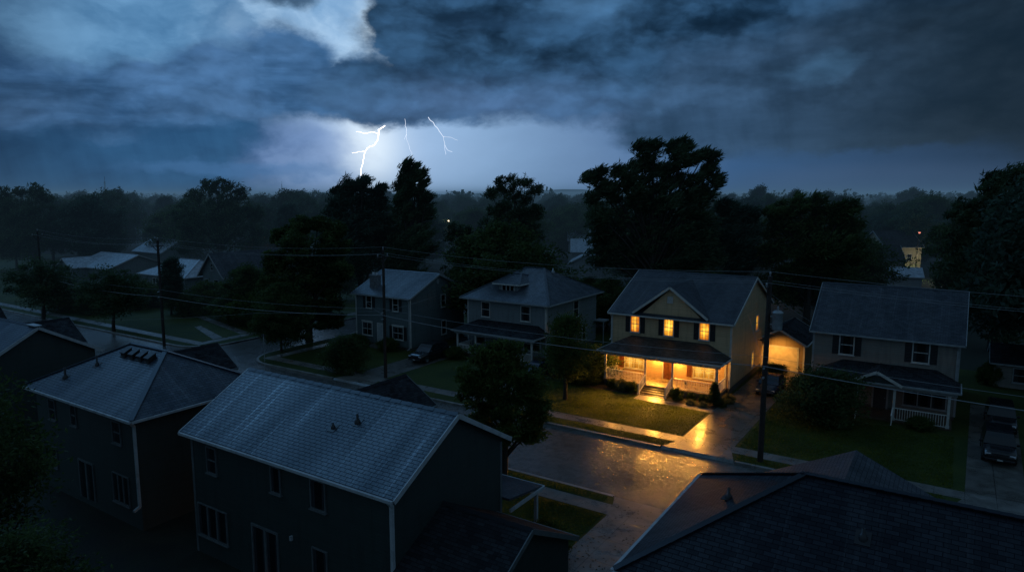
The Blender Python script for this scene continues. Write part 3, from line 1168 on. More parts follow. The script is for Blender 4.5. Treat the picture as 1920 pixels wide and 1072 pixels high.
# ---- left edge house
def left_edge():
    r = groot('gabled_house', 'dark gabled house at the left edge with a white ridge end', 'house', -58, 21)
    a0, a1, b0, b1 = -66, -52.9, 17.3, 24.7
    c, ze, zr = 21, 5.65, 8.0
    walls_gable(r, 's', a0, a1, b0, b1, ze, zr, c, 4.1, 'slate', 0)
    gable_roof(r, 's', a0 - .3, a1 + .35, c, 4.1, ze, zr, 'roof_a', 'gutter')
    k = MB()
    k.bar((a1 - .9, c, zr + .05), (a1 + .38, c, zr + .05), .45, .05)
    k.build('ridge_flashing', M['gutter'], r)
    F = Face('-n', b0)
    window(r, F, -56.5, -55.6, 3.9, 5.1, 'pane', 'trim_dark', 1, 2)
    window(r, F, -60.5, -59.6, 3.9, 5.1, 'pane', 'trim_dark', 1, 2)
    walls_gable(r, 'n', -66, -61.9, 24.4, 27.7, 4.68, 6.45, -64, 2.75, 'slate', 0, name='wing_wall')
    gable_roof(r, 'n', 22.4, 28.0, -64, 2.75, 4.68, 6.45, 'roof_d', 'trim_dark', name='wing_roof', boards=(0, 1))
    r2 = groot('gabled_house', 'farthest dark roof at the left edge, half behind its neighbour', 'house', -84, 21)
    walls_gable(r2, 's', -90, -77.5, 17.3, 24.7, 5.7, 8.0, 21, 4.1, 'slate', 0)
    gable_roof(r2, 's', -90.3, -77.2, 21, 4.1, 5.7, 8.0, 'roof_d', 'trim_dark')
    walls_gable(r2, 'n', -82, -78, 24.4, 28, 4.7, 6.9, -80, 2.6, 'slate', 0, name='wing_wall')
    gable_roof(r2, 'n', 22.4, 28.4, -80, 2.6, 4.7, 6.9, 'roof_d', 'trim_dark', name='wing_roof', boards=(0, 1))


left_edge()


# ---- right foreground house
def right_front():
    r = groot('hipped_house', 'large dark hipped roof house in the lower right corner', 'house', -1, 21)
    a0, a1, b0, b1 = -7.35, 8.5, 17.95, 25.5
    MB().box(a0, a1, b0, b1, 0, 5.86).build('wall', M['slate'], r)
    hip_roof(r, -7.8, 9.0, 17.55, 25.9, 6.0, 8.5, -3.35, 4.6, 'roof_e', 'gutter')
    sl = 2.5 / 4.17
    pipe_vent(r, -5.55, 21.4, 7.28, 0, .36, .05)
    pipe_vent(r, -1.55, 20.2, slope_z(20.2, 17.55, 6, 21.72, 8.5), sl, .3, .05, 'metal_dark')
    pipe_vent(r, .75, 19.5, slope_z(19.5, 17.55, 6, 21.72, 8.5), sl, .3, .05, 'metal_dark')
    walls_gable(r, 'n', -5.7, .5, 25.2, 28.0, 5.3, 7.3, -2.6, 3.5, 'slate', 0, name='wing_wall')
    wr = MB()
    # wing with a clipped street end
    zc, bz = 7.32, 28.2
    wr.slab([(-6.1, 21.8, 5.3), (-6.1, 29.2, 5.3), (-2.6, bz, zc), (-2.6, 21.8, zc)][::-1], .12)
    wr.slab([(.9, 29.2, 5.3), (.9, 21.8, 5.3), (-2.6, 21.8, zc), (-2.6, bz, zc)][::-1], .12)
    wr.slab([(-6.1, 29.2, 5.3), (.9, 29.2, 5.3), (-2.6, bz, zc)][::-1], .12)
    wr.build('wing_roof', M['roof_b'], r)


right_front()


# ---- far left houses across the side street
def far_left_houses():
    r = groot('gabled_house', 'grey gabled house with steep dark roof, right of the left utility pole', 'house', -95, 68)
    walls_gable(r, 'n', -98.9, -93.2, 63.0, 80, 4.4, 8.0, -96.4, 3.3, 'greygreen', 0)
    gable_roof(r, 'n', 62.5, 80.5, -96.4, 3.3, 4.4, 8.0, 'roof_b', 'trim_dim')
    F = Face('-n', 63.0)
    window(r, F, -98.3, -97.4, 1.9, 3.9, 'pane', 'trim_dim', 1, 2)
    window(r, F, -96.0, -95.0, 1.9, 3.9, 'pane', 'trim_dim', 1, 2)
    window(r, F, -96.7, -96.1, 5.4, 6.4, 'pane', 'trim_dim', 1, 2)
    r = groot('hipped_house', 'low pale roofed bungalow just right of the left utility pole', 'house', -114, 70)
    MB().box(-121.2, -108, 65.5, 76, 0, 3.1).build('wall', M['greygreen'], r)
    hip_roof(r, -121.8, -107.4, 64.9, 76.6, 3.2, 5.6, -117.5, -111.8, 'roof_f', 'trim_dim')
    F = Face('-n', 65.5)
    window(r, F, -117.8, -116, .9, 2.5, 'pane', 'trim', 1, 2, split=2)
    window(r, F, -112.5, -111, .9, 2.5, 'pane', 'trim', 1, 2)
    r = groot('gabled_house', 'long pale roofed house with stacked gables left of the left utility pole', 'house', -140, 72)
    walls_gable(r, 's', -146.6, -133.5, 66.0, 77.0, 3.1, 5.4, 71.5, 6.0, 'greygreen', 0)
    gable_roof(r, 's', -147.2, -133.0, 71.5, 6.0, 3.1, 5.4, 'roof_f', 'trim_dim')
    walls_gable(r, 'n', -146.2, -141.5, 63, 68, 3.1, 4.9, -143.8, 2.8, 'greygreen', 0, name='wing_wall')
    gable_roof(r, 'n', 62.5, 70, -143.8, 2.8, 3.1, 4.9, 'roof_f', 'trim_dim', name='wing_roof')
    F = Face('-n', 63.0)
    window(r, F, -145.3, -144.2, .8, 2.4, 'pane', 'trim', 1, 2)
    window(r, F, -143.4, -142.3, .8, 2.4, 'pane', 'trim', 1, 2)
    r = groot('gabled_house', 'small gable roof rising behind the long pale roofed house', 'house', -150, 88)
    walls_gable(r, 's', -158, -147, 84, 94, 4.2, 7.2, 89, 5.4, 'greygreen', 0)
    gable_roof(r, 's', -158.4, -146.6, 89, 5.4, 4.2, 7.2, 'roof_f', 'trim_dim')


far_left_houses()


# ---- far houses seen through gaps in the trees (street turned the other way)
def far_gable(name, label, x, y, w, d, ze, zr, mat, roof, rz, cat='house', win=()):
    r = froot(name, label, cat, (x, y, 0), rz)
    walls_gable(r, 's', -w / 2, w / 2, -d / 2, d / 2, ze, zr, 0, d / 2 + .3, mat, 0)
    gable_roof(r, 's', -w / 2 - .3, w / 2 + .3, 0, d / 2 + .3, ze, zr, roof, 'trim_dim')
    for side, u, z, ww, hh in win:
        F = Face(side, {'-n': -d / 2, '+s': w / 2}[side])
        window(r, F, u - ww / 2, u + ww / 2, z, z + hh, 'pane', 'trim_dim', 1, 2)
    return r


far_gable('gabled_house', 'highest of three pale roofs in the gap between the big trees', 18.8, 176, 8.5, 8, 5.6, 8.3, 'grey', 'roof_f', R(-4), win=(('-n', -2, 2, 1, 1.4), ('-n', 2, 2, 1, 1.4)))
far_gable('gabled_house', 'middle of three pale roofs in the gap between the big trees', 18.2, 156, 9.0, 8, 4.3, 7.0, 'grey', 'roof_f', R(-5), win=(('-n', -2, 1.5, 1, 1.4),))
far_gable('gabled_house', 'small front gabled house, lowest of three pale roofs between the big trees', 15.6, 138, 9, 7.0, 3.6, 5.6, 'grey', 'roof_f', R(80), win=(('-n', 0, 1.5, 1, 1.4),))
far_gable('gabled_house', 'distant house with a lit pale gable wall at the right', 79.5, 143, 8.2, 7.5, 6.4, 9.6, 'cream', 'roof_d', R(8), win=(('-n', -1.8, 3.6, .9, 1.3), ('-n', 1.4, 3.6, .9, 1.3), ('-n', 1.2, .9, 1.1, 1.4)))
far_gable('gabled_house', 'low dark gable roof in front of the distant lit wall at the right', 72.5, 134, 6.5, 6, 4.2, 7.2, 'greige', 'roof_d', R(-8), win=())
far_gable('shed', 'small pale shed roof behind the ridge of the dark right house', 70.5, 122, 5.0, 4.2, 2.6, 4.1, 'grey', 'roof_f', R(-20), cat='shed')
far_gable('garage', 'small garage at the right edge beside a pale lit shrub', 46.3, 60.5, 4.4, 5.0, 2.2, 3.5, 'greige', 'roof_d', R(-33), cat='garage', win=(('-n', 0, .6, 1.4, 1.2),))


# =============================================================== GROUND AND ROADS
def grass_mat():
    m, nt, b = new_mat('wet_lawn')
    tc = nt.new('ShaderNodeTexCoord').outputs['Object']
    n1 = nt.noise(tc, .22, 5, .6)
    n2 = nt.noise(nt.scale(tc, (1, 1, .2)), 3.5, 5, .7)
    n3 = nt.noise(tc, 26, 3, .7)
    c = nt.mix(nt.step(n1, .35, .65), (.03, .052, .010), (.058, .078, .014))
    c = nt.mix(nt.m('MULTIPLY', nt.step(n2, .45, .7), .6), c, (.022, .034, .010))
    c = nt.mix(nt.m('MULTIPLY', nt.step(n3, .5, .75), .5), c, (.09, .11, .03))
    nt.put(b.inputs['Base Color'], c)
    b.inputs['Roughness'].default_value = .75
    b.inputs['Specular IOR Level'].default_value = .2
    h = nt.m('ADD', nt.m('MULTIPLY', n2, .7), nt.m('MULTIPLY', n3, .6))
    nt.put(b.inputs['Normal'], nt.bump(h, .9, .12))
    return m


def wet_asphalt():
    m, nt, b = new_mat('wet_asphalt')
    tc = nt.new('ShaderNodeTexCoord').outputs['Object']
    n1 = nt.noise(tc, .35, 5, .6, .4)
    n2 = nt.noise(tc, 2.2, 5, .65)
    n3 = nt.noise(tc, 40, 3, .7)
    puddle = nt.step(nt.m('ADD', nt.m('MULTIPLY', n1, .8), nt.m('MULTIPLY', n2, .25)), .40, .68)
    c = nt.mix(nt.step(n2, .3, .7), (.085, .083, .080), (.15, .145, .14))
    c = nt.mix(nt.m('MULTIPLY', puddle, .25), c, (.05, .05, .05))
    nt.put(b.inputs['Base Color'], c)
    r = nt.m('SUBTRACT', .23, nt.m('MULTIPLY', puddle, .07))
    r = nt.m('ADD', r, nt.remap(n3, .3, .7, -.05, .07))
    nt.put(b.inputs['Roughness'], r)
    b.inputs['Specular IOR Level'].default_value = .6
    h = nt.m('ADD', nt.m('MULTIPLY', n3, nt.m('SUBTRACT', 1.0, nt.m('MULTIPLY', puddle, .25))), nt.m('MULTIPLY', nt.noise(tc, 7, 2, .5), .25))
    nt.put(b.inputs['Normal'], nt.bump(h, .38, .02))
    return m


def wet_concrete(name, col, joint=1.5, rough=.34):
    m, nt, b = new_mat(name)
    tc = nt.new('ShaderNodeTexCoord').outputs['Object']
    x, y, z = nt.xyz(tc)
    n1 = nt.noise(tc, .8, 5, .6)
    n2 = nt.noise(tc, 14, 4, .7)
    wetn = nt.step(nt.noise(tc, .9, 4, .6, .3), .36, .66)
    fx = nt.m('ABSOLUTE', nt.m('SUBTRACT', nt.m('FRACT', nt.m('DIVIDE', x, joint)), .5))
    fy = nt.m('ABSOLUTE', nt.m('SUBTRACT', nt.m('FRACT', nt.m('DIVIDE', y, joint * 1.4)), .5))
    jt = nt.m('MAXIMUM', nt.step(fx, .488, .496), nt.step(fy, .491, .497))
    c = nt.mix(nt.step(n1, .3, .7), rgb(col, .65), rgb(col, 1.2))
    c = nt.mix(nt.m('MULTIPLY', wetn, .35), c, rgb(col, .45))
    c = nt.mix(nt.m('MULTIPLY', jt, .8), c, rgb(col, .12))
    nt.put(b.inputs['Base Color'], c)
    r = nt.m('SUBTRACT', rough + .1, nt.m('MULTIPLY', wetn, .20))
    nt.put(b.inputs['Roughness'], nt.m('ADD', r, nt.remap(n2, .3, .7, -.05, .06)))
    b.inputs['Specular IOR Level'].default_value = .55
    h = nt.m('ADD', nt.m('MULTIPLY', n2, .5), nt.m('MULTIPLY', jt, -1.0))
    nt.put(b.inputs['Normal'], nt.bump(h, .4, .015))
    return m


M['soil0'] = basic('dark_back_yard', (.012, .017, .010), .9, .5, .8, .6, 9, bd=.06)
M['lawn'] = grass_mat()
M['asphalt'] = wet_asphalt()
M['conc'] = wet_concrete('wet_concrete', (.19, .18, .165))
M['drive'] = wet_concrete('wet_driveway', (.13, .12, .105), 3.0)
M['curb'] = wet_concrete('wet_kerb', (.26, .25, .23), 2.4)
M['field'] = basic('far_field', (.014, .02, .011), .9, .4, .02, .2, .3)

O0 = (0, 0, 0)


def struct(name, mb, mat, label=None):
    o = mb.build(name, M[mat], None, origin=O0)
    o['kind'] = 'structure'
    return o


def ring(cx, cy, r, a0, a1, n=8):
    return [(cx + r * math.cos(R(a0 + (a1 - a0) * i / n)), cy + r * math.sin(R(a0 + (a1 - a0) * i / n))) for i in range(n + 1)]


def plate(mb, pts, z1, z0=None):
    mb.poly([(a, b, z1) for a, b in pts])
    if z0 is not None:
        n = len(pts)
        for i in range(n):
            p, q = pts[i], pts[(i + 1) % n]
            mb.poly([(p[0], p[1], z0), (q[0], q[1], z0), (q[0], q[1], z1), (p[0], p[1], z1)])


g = MB()
plate(g, [(-3500, -1500), (3500, -1500), (3500, 6000), (-3500, 6000)], -.17)
struct('ground', g, 'field')

NB, FB = 34.3, 43.0          # kerb lines of the street
XL, XR = -69.6, -62.0        # kerb lines of the side street
g = MB()
plate(g, [(-420, NB + .02), (160, NB + .02), (160, FB - .02), (-420, FB - .02)], -.146)
struct('road', g, 'asphalt')
g = MB()
plate(g, [(XL - 4, FB - .02), (XR + 4, FB - .02), (XR + .2, FB + 6), (XR + .2, 260), (XL - .2, 260), (XL - .2, FB + 6)], -.150)
struct('side_road', g, 'asphalt')

# lawns are raised blocks with rounded street corners
near = [(-420, 26), (160, 26), (160, NB - .25), (-420, NB - .25)]
far_r = [(160, FB + .25), (160, 79)] + [(XR + .25, 79)] + ring(XR + 4.25, FB + 4.25, 4.0, 180, 270)
far_l = [(-420, FB + .25)] + ring(XL - 4.25, FB + 4.25, 4.0, 270, 360) + [(XL - .25, 92), (-420, 92)]
for pts in (near, far_r, far_l):
    g = MB()
    plate(g, pts, 0.0, -.16)
    struct('lawn', g, 'lawn')


g = MB()
plate(g, [(-420, -60), (160, -60), (160, 25.99), (-420, 25.99)], -.004, -.16)
struct('back_yard', g, 'soil0')


def kerb(path, name='kerb'):
    """kerb along a path, lawn on the left hand side of travel"""
    g = MB()
    n = len(path)
    out = []
    for i, p in enumerate(path):
        q0, q1 = path[max(0, i - 1)], path[min(n - 1, i + 1)]
        d = Vector((q1[0] - q0[0], q1[1] - q0[1])).normalized()
        out.append((p, (p[0] + d.y * .24, p[1] - d.x * .24)))
    for i in range(n - 1):
        (a, b_), (c, d_) = out[i], out[i + 1]
        g.faces([(a[0], a[1], .012), (c[0], c[1], .012), (d_[0], d_[1], .006), (b_[0], b_[1], .006),
                 (b_[0], b_[1], -.165), (d_[0], d_[1], -.165)], [(0, 3, 2, 1), (3, 4, 5, 2)])
    return struct(name, g, 'curb')


# near side kerb (street lies at larger b): gap for the near driveway
kerb([(160, NB - .24), (-10.0, NB - .24)])
kerb([(-15.3, NB - .24), (-420, NB - .24)])
# far side
kerb([(-420, FB + .24)] + ring(XL - 4.25, FB + 4.25, 4.0, 270, 360) + [(XL - .25, 92)])
kerb([(XR + .25, 79)] + ring(XR + 4.25, FB + 4.25, 4.0, 180, 270) + [(-48.0, FB + .24)])
kerb([(-43.0, FB + .24), (-15.9, FB + .24)])
kerb([(-10.9, FB + .24), (.8, FB + .24)])
kerb([(5.1, FB + .24), (160, FB + .24)])


def apron(a0, a1, far=True, w=1.9, fl=.7):
    g = MB()
    sg, e = (1, FB) if far else (-1, NB)
    q0, q1, q2 = e - sg * .02, e + sg * .21, e + sg * w
    pts = [(a0 - fl, q0, -.135), (a1 + fl, q0, -.135), (a1 + fl * .85, q1, .013), (a0 - fl * .85, q1, .013), (a1, q2, .0135), (a0, q2, .0135)]
    g.faces(pts, [(0, 1, 2, 3), (3, 2, 4, 5)] if far else [(3, 2, 1, 0), (5, 4, 2, 3)])
    return struct('driveway_apron', g, 'conc')


# sidewalks
for nm, pts in (('sidewalk', [(-420, 31.9), (160, 31.9), (160, 33.1), (-420, 33.1)]),
                ('sidewalk', [(XR + 1.9, 44.5), (160, 44.5), (160, 45.7), (XR + 1.9, 45.7)]),
                ('sidewalk', [(-420, 44.5), (XL - 1.9, 44.5), (XL - 1.9, 45.7), (-420, 45.7)]),
                ('sidewalk', [(XR + 1.9, 45.7), (XR + 3.1, 45.7), (XR + 3.1, 79), (XR + 1.9, 79)]),
                ('sidewalk', [(XL - 3.1, 45.7), (XL - 1.9, 45.7), (XL - 1.9, 92), (XL - 3.1, 92)])):
    g = MB()
    plate(g, pts, .008)
    struct(nm, g, 'conc')
# driveways and walks
for pts, m_ in (([(-15.2, 45.7), (-11.6, 45.7), (-11.5, 68.9), (-15.0, 68.9)], 'drive'),
                ([(-14.6, 24.1), (-10.7, 24.1), (-10.7, 31.9), (-14.6, 31.9)], 'conc'),
                ([(-47.3, 45.7), (-43.7, 45.7), (-43.7, 62), (-47.3, 62)], 'drive'),
                ([(-33.3, 45.7), (-30.8, 45.7), (-30.8, 64), (-33.3, 64)], 'drive'),
                ([(1.5, 45.7), (4.4, 45.7), (5.0, 66), (2.0, 66)], 'drive')):
    g = MB()
    plate(g, pts, .012)
    struct('driveway', g, m_)
apron(-15.2, -11.6)
apron(-47.3, -43.7)
apron(1.5, 4.4)
apron(-14.6, -10.7, False)
for pts in ([(-21.8, 52.3), (-15.05, 52.0), (-15.05, 53.0), (-21.8, 53.3)], [(-21.8, 53.3), (-19.5, 53.3), (-19.5, 53.75), (-21.8, 53.75)],
            [(-73, 51), (-100, 58), (-100, 59), (-73, 52.2)], [(-73, 47.3), (-82, 50.6), (-82, 51.5), (-73, 48.6)]):
    g = MB()
    plate(g, pts, .010)
    struct('path', g, 'conc')
# soil bed under the shrubs of the lit house
M['soil'] = basic('dark_mulch', (.022, .015, .009), .7, .5, 4, .7, 14, bd=.06)
for pts in ([(-27.2, 53.2), (-22.0, 53.4), (-22.0, 54.9), (-27.2, 54.9)], [(-19.4, 53.1), (-14.9, 53.05), (-14.9, 57.5), (-15.4, 57.5), (-15.4, 54.9), (-19.4, 54.9)]):
    g = MB()
    plate(g, pts, .006)
    struct('flower_bed', g, 'soil')

# blades on the lawns close to the lamps
def blades(label, zones, n, seed, hgt=.10):
    rs = np.random.RandomState(seed)
    P = []
    area = [(a1 - a0) * (b1 - b0) for a0, a1, b0, b1 in zones]
    for (a0, a1, b0, b1), ar in zip(zones, area):
        k = int(n * ar / sum(area))
        P.append(np.stack([rs.uniform(a0, a1, k), rs.uniform(b0, b1, k)], 1))
    P = np.concatenate(P)
    k = len(P)
    h = hgt * (.5 + rs.rand(k)) * (.7 + .6 * (np.sin(P[:, 0] * 1.7 + np.sin(P[:, 1] * 2.3)) * .5 + .5))
    ang = rs.uniform(0, 6.28, k)
    w = np.stack([np.cos(ang), np.sin(ang)], 1) * .018
    ln = rs.normal(size=(k, 2)) * .03 + np.array([.03, -.02])
    v = np.zeros((k, 4, 3))
    v[:, 0, :2], v[:, 3, :2] = P - w, P + w
    v[:, 1, :2], v[:, 2, :2] = P + ln - w * .25, P + ln + w * .25
    v[:, 0, 2] = v[:, 3, 2] = -.004
    v[:, 1, 2] = v[:, 2, 2] = h
    v = v.reshape(-1, 3)
    x = v[:, 0] * S[0] + v[:, 1] * N[0]
    y = v[:, 0] * S[1] + v[:, 1] * N[1]
    me = leaf_mesh('grass', np.stack([x, y, v[:, 2]], 1), M['blade'])
    o = bpy.data.objects.new('grass', me)
    COL.objects.link(o)
    return tag(o, label, 'grass', kind='stuff')


M['blade'] = translucent(foliage('grass_blades', (.05, .07, .012), (.10, .12, .022), .5, .35), .55, 1.8)

# low hills on the horizon
g = MB()
hx = list(range(-2600, 2601, 80))
hp = []
rh = random.Random(3)
for i, x in enumerate(hx):
    h = 21 + 7 * math.sin(x * .0021 + 1.2) + 8 * math.sin(x * .0067) + rh.uniform(-2.5, 2.5)
    hp.append((x, 2700 + 150 * math.sin(x * .001), h))
for i in range(len(hp) - 1):
    p, q = hp[i], hp[i + 1]
    g.faces([(p[0], p[1] - 500, -1), (q[0], q[1] - 500, -1), q, p, (p[0], p[1] + 500, -1), (q[0], q[1] + 500, -1)], [(0, 1, 2, 3), (3, 2, 5, 4)], True)
o = g.build('hills', M['field'])
o['kind'] = 'structure'


# =============================================================== CARS
M['car_black'] = car_paint('black_car_paint', (.012, .013, .016))
M['car_blue'] = car_paint('dark_blue_car_paint', (.02, .03, .05))
M['car_silver'] = car_paint('grey_car_paint', (.10, .11, .12))
M['car_glass'] = basic('car_glass', (.015, .02, .025), .06, .1, 2, 0)
M['plate'] = basic('plate_metal', (.5, .5, .48), .4, .1, 5, 0)
M['head'] = basic('headlight_glass', (.55, .57, .6), .1, .1, 8, 0)
M['tail'] = basic('tail_light_glass', (.22, .01, .01), .15, .1, 8, 0)


def car(label, a, b, heading, paint, kind='suv', group='parked cars'):
    """local +y is the front; heading in degrees from the grid's +n direction"""
    th = -ANG + R(heading)
    r = froot('parked_car', label, 'car', W(a, b, .012), th, group)
    L, Wd = (4.7, 1.86) if kind == 'suv' else (4.55, 1.78)
    hb, ht = (1.02, 1.70) if kind == 'suv' else (.88, 1.42)
    hw = Wd / 2
    # lower body: loft of cross sections
    if kind == 'suv':
        st = [(-2.35, .50, .80, .86), (-2.28, .38, 1.0, .95), (-1.9, .30, 1.05, 1.0), (-.9, .26, hb, 1.0), (.5, .26, hb, 1.0), (1.0, .26, 1.0, 1.0), (1.9, .30, .96, .98), (2.25, .36, .86, .92), (2.35, .45, .74, .84)]
        cab = [(-2.25, 1.0, 1.06, .90), (-2.05, 1.04, 1.60, .80), (-1.7, 1.0, ht, .77), (.0, 1.0, ht, .78), (.35, 1.0, 1.64, .79), (1.05, .98, 1.03, .88)]
    else:
        st = [(-2.27, .45, .80, .84), (-2.18, .34, .92, .94), (-1.7, .28, .95, 1.0), (-.9, .24, hb, 1.0), (.5, .24, hb, 1.0), (1.0, .24, .86, 1.0), (1.8, .28, .78, .97), (2.15, .34, .68, .9), (2.27, .42, .6, .82)]
        cab = [(-1.65, .9, .95, .88), (-.95, .9, 1.36, .76), (-.6, .9, ht, .74), (.15, .9, ht, .74), (.45, .88, 1.34, .76), (1.2, .84, .87, .87)]

    def loft(secs, shoulder):
        mb = MB()
        rings = []
        for y, z0, z1, k in secs:
            w = hw * k
            zm = z0 + (z1 - z0) * .62
            rings.append([(-w * .93, y, z0), (-w, y, z0 + (z1 - z0) * .3), (-w, y, zm), (-w * shoulder, y, z1 - .01), (-w * shoulder * .6, y, z1 + .015), (w * shoulder * .6, y, z1 + .015), (w * shoulder, y, z1 - .01), (w, y, zm), (w, y, z0 + (z1 - z0) * .3), (w * .93, y, z0)])
        v = [p for q in rings for p in q]
        n = 10
        f = []
        for i in range(len(rings) - 1):
            for k in range(n):
                k2 = (k + 1) % n
                f.append((i * n + k, i * n + k2, (i + 1) * n + k2, (i + 1) * n + k))
        f.append(tuple(range(n - 1, -1, -1)))
        f.append(tuple(range((len(rings) - 1) * n, len(rings) * n)))
        mb.faces(v, f, True)
        return mb
    bo = loft(st, .9).build('body', M[paint], r)
    # greenhouse: pillars and roof in paint, glass panes 6 mm proud
    cb = MB()
    rings = []
    for y, z0, z1, k in cab:
        w0, w1 = hw * .95, hw * k
        wt = w0 + (w1 - w0) * min(1, (z1 - z0) / .5)
        rings.append([(-w0, y, z0), (-wt, y, z1), (wt, y, z1), (w0, y, z0)])
    v = [p for q in rings for p in q]
    f = []
    for i in range(len(rings) - 1):
        for k in range(4):
            k2 = (k + 1) % 4
            f.append((i * 4 + k, i * 4 + k2, (i + 1) * 4 + k2, (i + 1) * 4 + k))
    cb.faces(v, f)
    cb.build('cabin', M[paint], r)

    def pane(name, quad, mat='car_glass'):
        c = sum((Vector(p) for p in quad), Vector()) / 4
        q = [Vector(p).lerp(c, .09) for p in quad]
        nn = (q[1] - q[0]).cross(q[3] - q[0]).normalized()
        if nn.dot(c - Vector((0, 0, .6))) < 0:
            nn = -nn
        m2 = MB()
        m2.poly([p + nn * .014 for p in q])
        return m2.build(name, M[mat], r)
    R0, R1, R2, R3, R4, R5 = rings
    pane('windshield', [R5[0], R5[3], R4[2], R4[1]])
    pane('rear_window', [R0[0], R0[3], R1[2], R1[1]])
    for s0, s1 in ((0, 1), (3, 2)):
        mid0 = tuple((Vector(R2[s0]) + Vector(R3[s0])) / 2)
        mid1 = tuple((Vector(R2[s1]) + Vector(R3[s1])) / 2)
        pane('side_window', [R1[s0], mid0, mid1, R1[s1]])
        pane('side_window', [mid0, R4[s0], R4[s1], mid1])
    wr, wy = (.36, 1.42) if kind == 'suv' else (.32, 1.4)
    for sx in (-1, 1):
        for y in (-wy, wy):
            t = MB()
            x0, x1 = sx * (hw - .20), sx * (hw + .015)
            pr = [(wr * .62, x0), (wr * .95, x0), (wr, x0 + (x1 - x0) * .15), (wr, x0 + (x1 - x0) * .85), (wr * .95, x1), (wr * .66, x1), (wr * .6, x1 - sx * .03)]
            t.lathe(pr, (0, 0, 0), 18)
            t.v = [(z, y + x, wr + yy) for x, yy, z in t.v]
            w = t.build('wheel', M['rubber'], r)
            rm = MB()
            rm.lathe([(wr * .62, x1 - sx * .02), (wr * .55, x1 - sx * .05), (wr * .2, x1 - sx * .02), (0, x1 - sx * .02)], (0, 0, 0), 14)
            rm.v = [(z, y + x, wr + yy) for x, yy, z in rm.v]
            rm.build('rim', M['rim'], w)
        hl = MB()
        zf = st[-2][2] - .13
        yf = st[-1][0]
        hl.box(sx * hw * .52, sx * hw * .86, yf - .14, yf - .005, zf - .07, zf + .07)
        hl.build('headlight', M['head'], r, bevel=.02)
        tl = MB()
        tl.box(sx * hw * .62, sx * hw * .9, st[0][0] + .0, st[0][0] + .10, st[0][2] - .12, st[0][2] + .06)
        tl.build('tail_light', M['tail'], r, bevel=.02)
        mr = MB()
        mr.box(sx * (hw - .03), sx * (hw + .16), .72, .84, hb - .02, hb + .14)
        mr.build('mirror', M[paint], r, bevel=.03)
    gr = MB()
    zf = st[-2][2] - .13
    for k in range(4):
        gr.box(-hw * .48, hw * .48, st[-1][0] - .03, st[-1][0] + .012, zf - .10 + k * .05, zf - .07 + k * .05)
    gr.build('grille', M['metal_dark'], r)
    bp = MB()
    bp.box(-hw * .84, hw * .84, st[-1][0] - .12, st[-1][0] + .05, .34, .50)
    bp.build('bumper', M[paint], r, bevel=.04)
    pl = MB()
    pl.box(-.15, .15, st[-1][0] + .051, st[-1][0] + .06, .38, .48)
    pl.build('licence_plate', M['plate'], r)
    return r


car('black sport utility car facing the street beside the grey-green house', -45.1, 53.6, 180, 'car_black', 'suv')
car('dark sedan parked behind the black car, near the porch of the square house', -44.6, 59.6, 180, 'car_black', 'sedan')
car('wet dark sedan half hidden by the leafy tree, left of the lit lawn', -32.2, 53.6, 180, 'car_blue', 'sedan')
car('dark car standing on the driveway of the lit house, behind the near utility pole', -12.6, 61.0, 180, 'car_blue', 'sedan')
car('dark car with pale sky on its windshield at the right edge, nearer of two', 3.35, 53.6, 180, 'car_black', 'suv')
car('darker car parked behind another at the right edge of the driveway', 3.75, 60.6, 180, 'car_black', 'suv')


# =============================================================== POLES AND WIRES
poles = {'near': (17.83 * 17 / 19, 46.97 * 17 / 19), 'mid': (-13.24 * 17 / 19, 69.63 * 17 / 19), 'left': (-44.16 * 17 / 19, 84.93 * 17 / 19)}
poles['far'] = (W(-107, 43.7)[0], W(-107, 43.7)[1])
poles['next'] = (W(24.5, 44.2)[0], W(24.5, 44.2)[1])


def pole(key, label, top, rad, arm=True, transformer=False, lamp=False):
    x, y = poles[key]
    r = froot('utility_pole', label, 'utility pole', (x, y, 0), -ANG, 'utility poles along the street')
    p = MB()
    p.tube([(0, 0, -.1), (0.02, .0, top * .4), (.05, .02, top)], [rad, rad * .92, rad * .74], 12)
    p.build('pole', M['pole'], r)
    if arm:
        g = MB()
        g.box(-.05, .05, -.72, .72, top - .73, top - .63)
        g.bar((.0, -.5, top - .73), (0, 0, top - 1.3), .05)
        g.bar((.0, .5, top - .73), (0, 0, top - 1.3), .05)
        g.build('crossarm', M['pole'], r)
        for yy in (-.62, .62):
            i = MB()
            i.lathe([(.03, 0), (.03, .08), (.07, .10), (.05, .16), (.07, .19), (.04, .26), (0, .28)], (0, yy, top - .63), 8)
            i.build('insulator', M['ceramic'], r)
    i = MB()
    i.lathe([(.03, 0), (.03, .08), (.07, .10), (.05, .16), (.07, .19), (.04, .26), (0, .28)], (.05, .02, top), 8)
    i.build('insulator', M['ceramic'], r)
    b = MB()
    for z in (top - 6.4, top - 5.8):
        b.box(-.05, .05, -rad - .18, -rad + .02, z - .05, z + .05)
    b.build('bracket', M['metal'], r)
    if transformer:
        t = MB()
        t.lathe([(0, 0), (.29, 0), (.31, .06), (.31, 1.02), (.34, 1.04), (.34, 1.10), (.2, 1.2), (0, 1.22)], (.62, -.05, top - 3.3), 16)
        t.bar((.1, 0, top - 2.5), (.4, 0, top - 2.5), .08)
        t.bar((.1, 0, top - 3.0), (.4, 0, top - 3.0), .08)
        tt = t.build('transformer', M['metal'], r)
        for yy in (-.12, .12):
            i = MB()
            i.lathe([(.05, 0), (.03, .05), (.05, .08), (.03, .12), (.045, .16), (0, .3)], (.62, -.05 + yy, top - 2.1), 8)
            i.build('bushing', M['ceramic'], tt)
    return r


